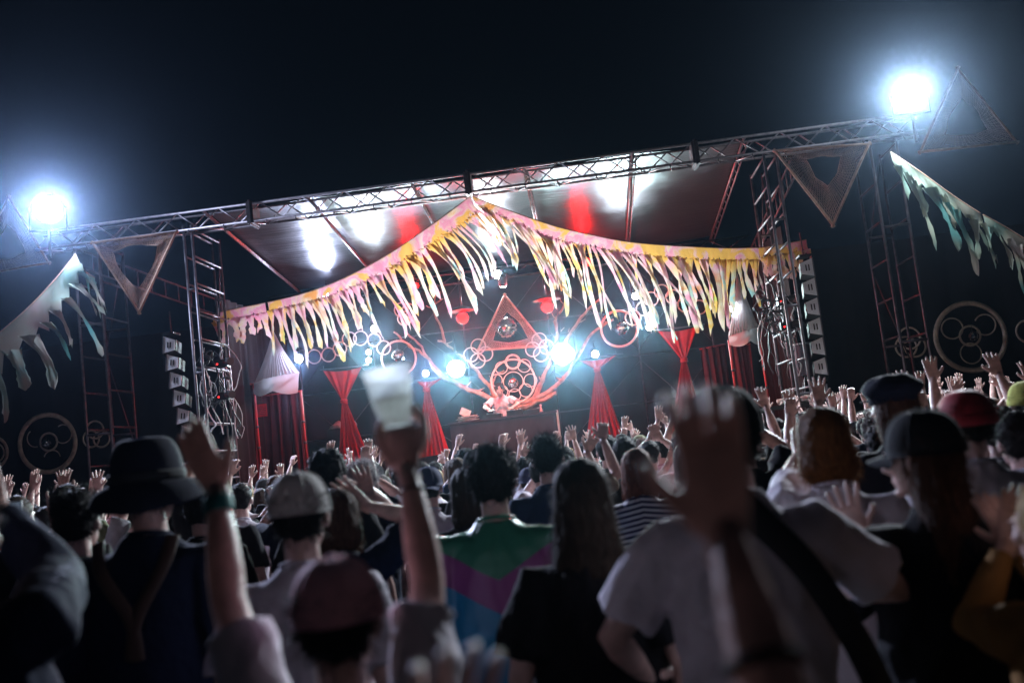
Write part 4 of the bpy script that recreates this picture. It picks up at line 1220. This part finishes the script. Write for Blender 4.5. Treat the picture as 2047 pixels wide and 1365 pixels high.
    if hat:
        ho = None
        for nm, hb in hat_parts(hat):
            hb.v = [Hd(v_ * (1.16 if hat == 'fedora' else 1.05)) for v_ in hb.v]
            o = hb.build(nm if ho is not None else 'hat', hatm if nm not in ('hat_band',) else blackcloth, ho or t, True)
            if ho is None: ho = o
    # --- trousers and shoes
    pm = pants or random.choice([denim, blackpants])
    mb = MB()
    mb.tube([(0, 0, .78), (0, 0, .90), (0, 0, .99)], [(.168 * w_, .115), (.172 * w_, .12), (.152 * w_, .11)], 18, ref=(1, 0, 0))
    for s in (-1, 1):
        mb.tube([(s * .08, 0, .84), (s * .09, .01, .66), (s * .10, .015, .46), (s * .10, -.01, .26), (s * .105, -.015, .07)], [.098, .088, .070, .066, .064], 12)
    mb.build('trousers', pm, t, True)
    for s in (-1, 1):
        mb = MB(); mb.ball((s * .105, .045, .042), (.048, .135, .045), 14, 8); mb.v = [V((v_.x, v_.y, max(v_.z, .004))) for v_ in mb.v]; mb.build('shoe', shoe_m, t, True)
    t['_dummy'] = 0; del t['_dummy']
    t_data = dict(L=L, Hd=Hd, arms=arms, sc=sc)
    HUMAN[t.name] = t_data
    return t

def at(px, py, Y):
    """ground position and height of a person whose head top is seen at (px, py), standing at distance Y."""
    p = unp(px, py, Y)
    return V((p.x, Y, 0)), p.z
def loc_of(p, base, height, face=0.0):
    """a world point in a person's own unscaled frame"""
    q = Matrix.Rotation(-face, 3, 'Z') @ (V(p) - V(base))
    return q / (height / 1.72)

def bracelet(t, arm, f, mt, label, r=.034, w_=.012):
    D = HUMAN[t.name]; S, E, W = D['arms'][arm]
    p = E.lerp(W, f); d = (W - E).normalized()
    mb = MB(); mb.tube([p - d * w_, p - d * w_ * .5, p + d * w_ * .5, p + d * w_], [r * .96, r, r, r * .96], 18)
    o = mb.build('wristband', mt, t, True); o['label'] = label
    return o

# ---- foreground people
def spot_person(px, py, Y, label, extra_h=0.0, rpx=None, lpx=None, **kw):
    base, h = at(px, py, Y)
    h = h + extra_h
    hat = kw.get('hat')
    hh = h - (.03 if hat in ('fedora',) else .02)
    hh = min(max(hh, 1.42), 1.92)
    face = kw.get('face', 0.0)
    if rpx: kw['rw'] = loc_of(unp(*rpx), base, hh, face)
    if lpx: kw['lw'] = loc_of(unp(*lpx), base, hh, face)
    return make_person(label, base, hh, **kw)

stripes = bpy.data.materials.new('navy and white striped jersey'); stripes.use_nodes = True
nt = stripes.node_tree; b = nt.nodes['Principled BSDF']; tc = nt.nodes.new('ShaderNodeTexCoord'); sx = nt.nodes.new('ShaderNodeSeparateXYZ')
nt.links.new(tc.outputs['Object'], sx.inputs[0])
ma = nt.nodes.new('ShaderNodeMath'); ma.operation = 'MULTIPLY'; ma.inputs[1].default_value = 34.0; nt.links.new(sx.outputs['Z'], ma.inputs[0])
ab = nt.nodes.new('ShaderNodeMath'); ab.operation = 'ABSOLUTE'; nt.links.new(sx.outputs['X'], ab.inputs[0])
m3 = nt.nodes.new('ShaderNodeMath'); m3.operation = 'MULTIPLY_ADD'; m3.inputs[1].default_value = 6.0; nt.links.new(ab.outputs[0], m3.inputs[0]); nt.links.new(ma.outputs[0], m3.inputs[2])
fr = nt.nodes.new('ShaderNodeMath'); fr.operation = 'FRACT'; nt.links.new(m3.outputs[0], fr.inputs[0])
gt = nt.nodes.new('ShaderNodeMath'); gt.operation = 'GREATER_THAN'; gt.inputs[1].default_value = .5; nt.links.new(fr.outputs[0], gt.inputs[0])
mx = nt.nodes.new('ShaderNodeMix'); mx.data_type = 'RGBA'; mx.inputs['A'].default_value = (.03, .03, .09, 1); mx.inputs['B'].default_value = (.72, .7, .72, 1)
nt.links.new(gt.outputs[0], mx.inputs[0]); nt.links.new(mx.outputs['Result'], b.inputs['Base Color']); b.inputs['Roughness'].default_value = .85

jacket = bpy.data.materials.new('green purple and blue nylon'); jacket.use_nodes = True
nt = jacket.node_tree; b = nt.nodes['Principled BSDF']; tc = nt.nodes.new('ShaderNodeTexCoord'); sx = nt.nodes.new('ShaderNodeSeparateXYZ')
nt.links.new(tc.outputs['Object'], sx.inputs[0])
ab = nt.nodes.new('ShaderNodeMath'); ab.operation = 'ABSOLUTE'; nt.links.new(sx.outputs['X'], ab.inputs[0])
m3 = nt.nodes.new('ShaderNodeMath'); m3.operation = 'MULTIPLY_ADD'; m3.inputs[1].default_value = -.55; nt.links.new(ab.outputs[0], m3.inputs[0]); nt.links.new(sx.outputs['Z'], m3.inputs[2])
cr_ = nt.nodes.new('ShaderNodeValToRGB'); cr_.color_ramp.interpolation = 'CONSTANT'
mr = nt.nodes.new('ShaderNodeMapRange'); mr.inputs[1].default_value = .8; mr.inputs[2].default_value = 1.5; nt.links.new(m3.outputs[0], mr.inputs[0]); nt.links.new(mr.outputs[0], cr_.inputs[0])
el = cr_.color_ramp.elements; el[0].position = 0; el[0].color = (.02, .22, .42, 1); el[1].position = .46; el[1].color = (.26, .06, .23, 1)
e = el.new(.63); e.color = (.04, .22, .14, 1)
nt.links.new(cr_.outputs[0], b.inputs['Base Color']); b.inputs['Roughness'].default_value = .42

BP = shirt_m
capwhite = mat('off-white cap cotton', (.62, .60, .58), .8, 0, .1, 20, .2, 150)
cappink = mat('dusty pink cap cotton', (.86, .46, .54), .8, 0, .15, 20, .2, 150)
capblack = mat('black cap cotton', (.010, .012, .016), .9, 0, .1, 20, .2, 150)
capred = mat('deep red cap wool', (.42, .02, .035), .7, 0, .15, 25, .3, 120)
felt = mat('navy felt', (.012, .015, .030), .9, 0, .2, 18, .2, 90, spec=.2)
capyel = mat('yellow green knitted wool', (.5, .5, .10), .9, 0, .2, 30, .6, 120)
capolive = mat('olive cap cotton', (.16, .15, .07), .8)
capblue = mat('blue cap cotton', (.05, .06, .16), .8)

NEAR = []
def np_(*a, **k):
    t = spot_person(*a, **k); NEAR.append(t); return t
# pink cap, both arms up, cup in the right hand
pc = np_(655, 1105, 1.75, 'person in a dusty pink cap raising both arms, plastic cup in the right hand', near=True, hat='cap', hatm=cappink, hair='short', hairc='black', shirt='white',
         rpx=(812, 893, 1.98), lpx=(428, 955, 1.92), rgrip=True, lspread=.03, curl=.16, rhint=(.35, -.2, -1), lhint=(-.5, -.2, -1), rdir=(-.08, .05, 1), ldir=(-.42, .05, 1), width=1.0)
bracelet(pc, 1, .86, mat('teal fabric wristband', (.01, .16, .15), .7), 'teal fabric wristband', .033, .018)
bracelet(pc, 0, .80, cable_m, 'thin dark bracelet', .031, .003)
# white backward cap man
a_ = np_(586, 938, 2.85, 'person in a white backward cap and white T-shirt behind the pink cap', near=True, hat='cap', hatm=capwhite, hair='short', shirt='white', loose=1.08, width=1.02)
# hat man
h_ = np_(282, 884, 3.2, 'person in a navy brimmed hat and dark jacket with crossed straps', near=True, hat='fedora', hatm=felt, hair='short', shirt='navy', sleeve='long', loose=1.12, width=1.08)
# man with dark hair left
np_(142, 972, 3.7, 'person with short black hair beside the navy hat, in a black top', near=True, hair='short', shirt='black')
np_(128, 962, 5.2, 'person with dark hair just behind the short-haired person at the left', near=False, hair='short', shirt='grey')
# far left black jacket with raised arm
np_(-125, 930, 1.95, 'person in a dark jacket cut by the left edge with one arm raised', near=True, hair='short', shirt='navy', sleeve='long', lpx=(-160, 960, 2.05), rpx=(-5, 1015, 2.3), loose=1.2, width=1.15)
# curly hair jacket
np_(975, 888, 3.7, 'curly-haired person in a green, purple and blue windbreaker', near=True, hair='curly', shirtm=jacket, sleeve='long', loose=1.2, width=1.12)
# long hair woman
np_(1152, 905, 2.9, 'person with very long dark hair and a black loose top', near=True, hair='long', hairc='dark brown', shirt='black', loose=1.25, width=.98)
# striped
np_(1268, 890, 5.4, 'person with reddish shoulder-length hair in a striped jersey', near=True, hair='shoulder', hairc='reddish', shirtm=stripes, sleeve='short')
# big white T
wt_ = np_(1440, 766, 2.6, 'broad person in a large white T-shirt with a black strap across the back', near=True, hair='short', hat='cap_back', hatm=capblack, shirt='white', loose=1.10, width=1.02,
          rw=(.20, .26, 1.18), lw=(-.27, .22, .98), rhint=(1, -.4, -.4), lhint=(-1, -.6, -.3))
# bob hair woman
np_(1638, 803, 3.4, 'person with a chin-length orange-brown bob and a pale T-shirt', near=True, hair='bob', hairc='orange', shirt='white', lpx=(1600, 905, 3.9), rw=None)
# newsboy cap man
np_(1782, 745, 4.4, 'person in a dark newsboy cap and black jacket', near=True, hat='newsboy', hatm=felt, hair='shoulder', hairc='brown', shirt='black', sleeve='long', head_yaw=.3)
# black cap profile
bc = np_(1848, 812, 2.75, 'person in a black cap with long brown hair turned left, one hand raised', near=True, hat='cap', hatm=capblack, hair='long', hairc='brown', shirt='black', head_yaw=.85, width=1.04, loose=1.2,
         lpx=(1712, 1075, 3.05), lspread=.22, lhint=(-.6, -.4, -1), ldir=(-.12, .1, 1))
# red cap
rc = np_(1925, 765, 3.6, 'person in a deep red cap and a printed pale T-shirt', near=True, hat='beanie', hatm=capred, hair='short', hairc='black', shirt='white', width=1.1, loose=1.1)
# yellow beanie, dark heads at right edge
np_(2050, 752, 5.6, 'person in a yellow-green knitted hat at the right edge', near=False, hat='beanie', hatm=capyel, hair='short', shirt='white')
np_(2032, 812, 3.9, 'person with short dark hair and a black shirt at the right edge', near=True, hair='short', shirt='black')
np_(1988, 808, 4.9, 'person with dark hair clapping behind the red cap', near=False, hair='curly', shirt='grey', rw=(.07, .33, 1.42), lw=(-.07, .33, 1.42))
# right edge hands, brown sleeves
np_(2105, 945, 2.3, 'blond person in a brown long-sleeved top clapping at the right edge', near=True, hair='shoulder', hairc='blond', shirt='ochre', sleeve='long',
    lpx=(2012, 1085, 2.55), rpx=(2030, 1090, 2.6), lspread=.04, rspread=.04, lhint=(-.6, 0, -1), rhint=(.4, 0, -1), head_yaw=.5)
# grey haired
np_(718, 917, 5.4, 'person with cropped grey hair in a navy T-shirt', near=True, hair='short', hairc='grey', shirt='navy', rpx=(735, 975, 4.9))
np_(648, 893, 4.9, 'person with tousled black hair behind the white cap', near=False, hair='curly', shirt='charcoal')
np_(668, 968, 3.8, 'person with a brown bob between the white cap and the raised cup arm', near=True, hair='bob', hairc='brown', shirt='navy', rpx=(732, 1010, 3.9))
np_(1088, 864, 5.2, 'person with short dark hair in a grey-blue shirt right of the windbreaker', near=True, hair='short', shirt='dark blue')
np_(852, 930, 6.0, 'person in a dark blue cap and white T-shirt behind the cup arm', near=False, hat='cap_back', hatm=capblue, hair='short', shirt='white')
np_(395, 965, 4.8, 'person with black hair and black top left of the teal wristband', near=False, hair='short', shirt='black')
np_(400, 948, 7.5, 'person in an olive cap with an arm raised near the left tower', near=False, hat='cap', hatm=capolive, hair='short', shirt='olive', lw=(-.15, .3, 1.85), head_yaw=-1.2)
np_(1055, 932, 7.5, 'person in a blue cap between the windbreaker and the grey-blue shirt', near=False, hat='cap', hatm=capblue, hair='short', shirt='white')
np_(930, 925, 4.6, 'person with dark shoulder-length hair just left of the windbreaker', near=False, hair='shoulder', hairc='dark brown', shirt='charcoal')
np_(1245, 868, 6.6, 'person with round black hair in a black top above the striped jersey', near=False, hair='short', shirt='black')
np_(1210, 864, 7.4, 'person with black hair and black shirt below the third red drape', near=False, hair='short', shirt='black')

# strap of the white T-shirt man, straps of the hat man, print on the red cap shirt
def strap(t, pts, r, mt, name='strap', label=None):
    D = HUMAN[t.name]
    mb = MB(); mb.tube([D['L'](p) for p in [bez(pts, s / 24) for s in range(25)]], [r] * 25, 10, ref=(0, 1, 0)); o = mb.build(name, mt, t, True)
    if label: o['label'] = label
strapm = mat('black webbing', (.015, .015, .02), .7)
strap(wt_, [(-.02, -.10, 1.47), (.03, -.145, 1.40), (.12, -.172, 1.28), (.20, -.172, 1.12), (.255, -.12, .98)], (.012, .036), strapm, 'shoulder_strap', 'wide black shoulder strap')
strap(h_, [(-.12, -.09, 1.45), (-.09, -.138, 1.36), (0, -.160, 1.22), (0.02, -.168, 1.10)], (.008, .022), mat('dark brown webbing', (.07, .04, .03)), 'suspender')
strap(h_, [(.12, -.09, 1.45), (.10, -.138, 1.36), (0.02, -.160, 1.22), (0.0, -.168, 1.10)], (.008, .022), mat('dark brown webbing', (.07, .04, .03)), 'suspender')
D = HUMAN[rc.name]
prm = mat('dark shirt print', (.10, .08, .11), .8)
mb = MB()
for x0, x1, z0, z1 in ((-.13, .13, 1.318, 1.322),):
    mb.box(D['L'](((x0 + x1) / 2, -.146, (z0 + z1) / 2)), (x1 - x0, .006, z1 - z0))
for x in (-.10, -.06, -.02, .03, .07, .11): mb.box(D['L']((x, -.148, 1.22)), (.022, .006, .13))
o = mb.build('back_print', prm, rc); o['label'] = 'dark block lettering print on the back'

# big blurred hand in front of the white T-shirt: its owner stands right of the camera, outside the frame
base = V((.01, .60, 0)); hh = 1.46
nb = make_person('short person right before the viewer, only the raised hands and a dark bracelet in view', base, hh, near=True, hair='short', shirt='black',
                 rw=loc_of(unp(1452, 1068, .97), base, hh), lw=loc_of(unp(890, 1640, .88), base, hh), rhint=(.25, .35, -1.0), lhint=(-.8, .2, -1), lean=.25, rspread=.10, lspread=.2, curl=.22, rdir=(-.03, .02, 1), ldir=(.1, .3, 1), width=.95)
bracelet(nb, 0, .42, mat('matt black cord', (.02, .02, .02), .95, spec=.1), 'dark bracelet on the forearm', .042, .006)

# plastic cup in the raised hand
D = HUMAN[pc.name]; S, E, W = D['arms'][0]
wp = pc.location + (W * D['sc'])
cup_c = wp + V((-.020, .03, .105)) * D['sc']
plastic = bpy.data.materials.new('frosted clear plastic'); plastic.use_nodes = True
nt = plastic.node_tree; b = nt.nodes['Principled BSDF']; b.inputs['Base Color'].default_value = (.9, .95, .97, 1); b.inputs['Roughness'].default_value = .15
tp_ = nt.nodes.new('ShaderNodeBsdfTransparent'); tl_ = nt.nodes.new('ShaderNodeBsdfTranslucent'); tl_.inputs[0].default_value = (.95, .98, 1, 1)
m1 = nt.nodes.new('ShaderNodeMixShader'); m1.inputs[0].default_value = .9; m2 = nt.nodes.new('ShaderNodeMixShader'); m2.inputs[0].default_value = .45
nt.links.new(b.outputs[0], m1.inputs[1]); nt.links.new(tl_.outputs[0], m1.inputs[2]); nt.links.new(m1.outputs[0], m2.inputs[1]); nt.links.new(tp_.outputs[0], m2.inputs[2]); nt.links.new(m2.outputs[0], nt.nodes['Material Output'].inputs[0])
drink = mat('pale yellow drink', (.96, .96, .90), .15, 0, .03, transl=.93)
t = thing('plastic_cup', 'clear plastic cup of pale drink held up by the pink-capped person', 'cup', cup_c)
ax = (V((-.10, .02, 1))).normalized()
def ringp(z, r, n_=28):
    c_ = ax * z; u = V((1, 0, .1)).normalized(); v = ax.cross(u).normalized()
    return [c_ + u * (r * math.cos(2 * math.pi * q / n_)) + v * (r * math.sin(2 * math.pi * q / n_)) for q in range(n_)]
mb = MB(); mb.rings([ringp(.0, .006), ringp(.0, .031), ringp(.05, .040), ringp(.115, .049), ringp(.115, .048), ringp(.05, .039), ringp(.004, .028), ringp(.004, .005)]); mb.build('cup_wall', plastic, t, True)
mb = MB(); mb.rings([ringp(.005, .027), ringp(.045, .0345), ringp(.060, .037)]); mb.build('drink', drink, t, True)
mb = MB(); rr = ringp(.115, .050); mb.tube(rr, .0025, 6, closed=True); mb.build('rim', plastic, t, True)
for k in range(3):
    mb = MB(); mb.box(ax * (.06 + .008 * k) + V((.012 * (k - 1), .008 * (k % 2), 0)), (.022, .022, .022), Euler((k, k * 2, k * .7)).to_matrix()); mb.build('ice_cube', plastic, t)

# phone held up at the left
p = unp(32, 1030, 5.0)
t = thing('mobile_phone', 'phone with a lit screen held up at the far left of the crowd', 'phone', p)
mb = MB(); mb.box((0, 0, 0), (.075, .009, .15)); mb.build('phone_case', horn, t)
mb = MB(); mb.box((0, -.006, 0), (.066, .002, .135)); mb.build('screen', emit('dim phone screen', (.12, .16, .22), .6), t)
np_(25, 985, 5.25, 'person holding up a phone at the far left', near=False, hair='short', hairc='dark brown', shirt='black', rpx=(34, 1065, 5.02), lpx=None)

# ---- disc jockey
base = V((unp(1004, 800, 19.75).x, 19.75, 1.31))
dj = make_person('disc jockey in a pale shirt bending over the decks with head down', base, 1.70, face=math.pi, near=True, hair='short', hairc='black', shirt='white', sleeve='short', lean=.36, head_pitch=.35,
                 rw=(.20, .56, 1.13), lw=(-.22, .56, 1.13), rhint=(1, -.3, 0), lhint=(-1, -.3, 0), rdir=(0, 1, -.2), ldir=(0, 1, -.2), loose=1.15, width=1.05)
tb = HUMAN[dj.name]

# ---- the crowd between the foreground and the stage
variants = []
UP = (.20, .16, 1.93)
specs = [
    dict(hair='short', shirt='black'), dict(hair='short', shirt='black', rw=(.24, .20, 1.90)), dict(hair='bob', hairc='dark brown', shirt='black', rw=(.20, .26, 1.86), lw=(-.22, .24, 1.88)),
    dict(hair='shoulder', hairc='brown', shirt='black'), dict(hair='short', shirt='black', lw=(-.26, .18, 1.88)), dict(hair='short', shirt='black', rw=(.06, .30, 1.72), lw=(-.06, .30, 1.72), rspread=.05, lspread=.05, rhint=(1, 0, -.6), lhint=(-1, 0, -.6)),
    dict(hair='curly', shirt='black', rw=(.10, .34, 1.50), lw=(-.10, .34, 1.50)), dict(hair='short', hat='cap', hatm=capblack, shirt='black'), dict(hair='short', hat='cap_back', hatm=capolive, shirt='black', lw=(-.18, .24, 1.84)),
    dict(hair='curly', hairc='dark brown', shirt='black', rw=(.30, .16, 1.84), lw=(-.30, .14, 1.86), rspread=.28, lspread=.28), dict(hair='bob', hairc='blond', shirt='black'), dict(hair='short', hairc='dark brown', shirt='black', rw=(.16, .22, 1.92), rcurls=(.1, .1, 1.2, 1.2)),
    dict(hair='curly', shirt='black', rw=(.28, .22, 1.80), rcurls=(1.3, 1.3, 1.3, 1.3), rdir=(.1, .2, 1)), dict(hair='shoulder', hairc='dark brown', shirt='black', lw=(-.12, .30, 1.88), lspread=.02, curl=.45, ldir=(.25, .2, 1)),
    dict(hair='short', shirt='black', rw=(.34, .18, 1.72), rspread=.30, curl=.30, rdir=(.6, .1, 1), lw=(-.10, .36, 1.60), ldir=(-.2, .5, 1)), dict(hair='bob', hairc='brown', shirt='black', rw=(.12, .30, 1.90), rcurls=(.1, 1.2, 1.2, .2), rdir=(-.2, .1, 1))]
hairdesc = ['short black hair', 'short black hair', 'a dark bob', 'brown shoulder-length hair', 'short black hair', 'short black hair', 'curly black hair', 'a black cap', 'an olive cap', 'curly brown hair', 'a blond bob', 'cropped brown hair', 'curly black hair', 'long brown hair', 'short black hair', 'a brown bob']
posedesc = ['standing', 'right arm raised', 'both arms raised', 'standing', 'left arm raised', 'clapping overhead', 'clapping by face', 'standing', 'left arm raised', 'waving both hands', 'standing', 'pointing upward', 'right fist raised', 'left arm raised', 'both hands half raised', 'right hand raised']
for s in specs:
    s = dict(s); variants.append(make_person('v', (0, 0, 0), 1.64, near=False, **s))
def copy_tree(o, parent=None):
    c_ = o.copy(); C.objects.link(c_)
    if parent is not None:
        c_.parent = parent
    for ch in o.children: copy_tree(ch, c_)
    return c_
near_pos = [(t_.location.x, t_.location.y) for t_ in NEAR]
def region(px):
    for lim, s in ((180, 'below the left wall wheel'), (330, 'by the left speaker column'), (480, 'below the left stage tower'), (620, 'below the left white canopy'), (760, 'below the leftmost red drape'), (900, 'below the second red drape'),
                   (1010, "before the table's left half"), (1120, "before the table's right half"), (1260, 'below the third red drape'), (1420, 'below the rightmost red drape'), (1560, 'below the right stage tower'), (1700, 'below the right speaker column'), (1860, 'below the right hoop trefoil')):
        if px < lim: return s
    return 'below the right wall wheel'
def to_px(p):
    d = V(p) - CAM; z = d.dot(fwd)
    return 1023.5 + F * d.dot(cr) / z, 682.5 - F * d.dot(cu) / z
cols = ['black'] * 5 + ['charcoal', 'navy', 'white', 'white', 'grey', 'lilac grey', 'dark blue', 'olive', 'beige', 'brown', 'pink', 'white']
used = set(); seen_lbl = set(); rnd = random.Random(77)
placed = []
y = 5.6
rowi = 0
while y < 14.6:
    half = .56 * y + .6
    x = -half - .3 * rnd.random()
    while x < half:
        px_, py_ = x + rnd.uniform(-.13, .13) - .07 * y, y + rnd.uniform(-.18, .18)
        x += rnd.uniform(.52, .80)
        if any((px_ - q[0]) ** 2 + (py_ - q[1]) ** 2 < .20 for q in near_pos): continue
        q = to_px((px_, py_, 1.6))
        if q[0] < -60 or q[0] > 2110: continue
        placed.append((px_, py_, q[0]))
    y += rnd.uniform(.56, .70); rowi += 1
depthname = lambda y_: 'near rows' if y_ < 8.5 else ('middle rows' if y_ < 11.5 else 'front rows')
weights = [11, 3, 2, 5, 2, 3, 5, 4, 2, 2, 2, 2, 3, 3, 3, 3]
for (px_, py_, qx) in placed:
    k = rnd.choices(range(len(specs)), weights)[0]
    v_ = variants[k]
    if k not in used: used.add(k); o = v_
    else: o = copy_tree(v_)
    h = rnd.gauss(1.60, .045); h = min(max(h, 1.48), 1.70)
    o.location = (px_, py_, 0); o.rotation_euler = (0, 0, rnd.gauss(0, .16)); o.scale = (h / 1.72 * rnd.uniform(.95, 1.08), h / 1.72, h / 1.72)
    for _try in range(25):
        col = rnd.choice(cols)
        lbl = '%s, %s top, %s, %s, %s' % (hairdesc[k].replace('a ', '', 1) if hairdesc[k].startswith('a ') else hairdesc[k], col, posedesc[k], depthname(py_), region(qx))
        if lbl not in seen_lbl: break
    seen_lbl.add(lbl)
    for ch in o.children:
        if ch.name.split('.')[0] in ('shirt', 'collar') and ch.material_slots:
            ch.material_slots[0].link = 'OBJECT'; ch.material_slots[0].material = shirt_m(col)
    tag(o, lbl, 'person', 'crowd facing the stage')
print('crowd', len(placed))
for k, v_ in enumerate(variants):
    if k not in used:
        for ch in list(v_.children): bpy.data.objects.remove(ch)
        bpy.data.objects.remove(v_)

# ------------------------------------------------------------------ haze
mb = MB(); mb.box((0, 9.7, 4.2), (40, 26.0, 10.6))
hz = mb.build('haze', None); tag(hz, kind='stuff')
hm_ = bpy.data.materials.new('stage haze'); hm_.use_nodes = True
nt = hm_.node_tree; nt.nodes.remove(nt.nodes['Principled BSDF'])
pv = nt.nodes.new('ShaderNodeVolumePrincipled'); pv.inputs['Color'].default_value = (.50, .72, 1, 1); pv.inputs['Density'].default_value = HAZE_D; pv.inputs['Anisotropy'].default_value = HAZE_G
nt.links.new(pv.outputs[0], nt.nodes['Material Output'].inputs['Volume'])
hz.data.materials.append(hm_)
bpy.data.scenes.remove(tmp_scene)
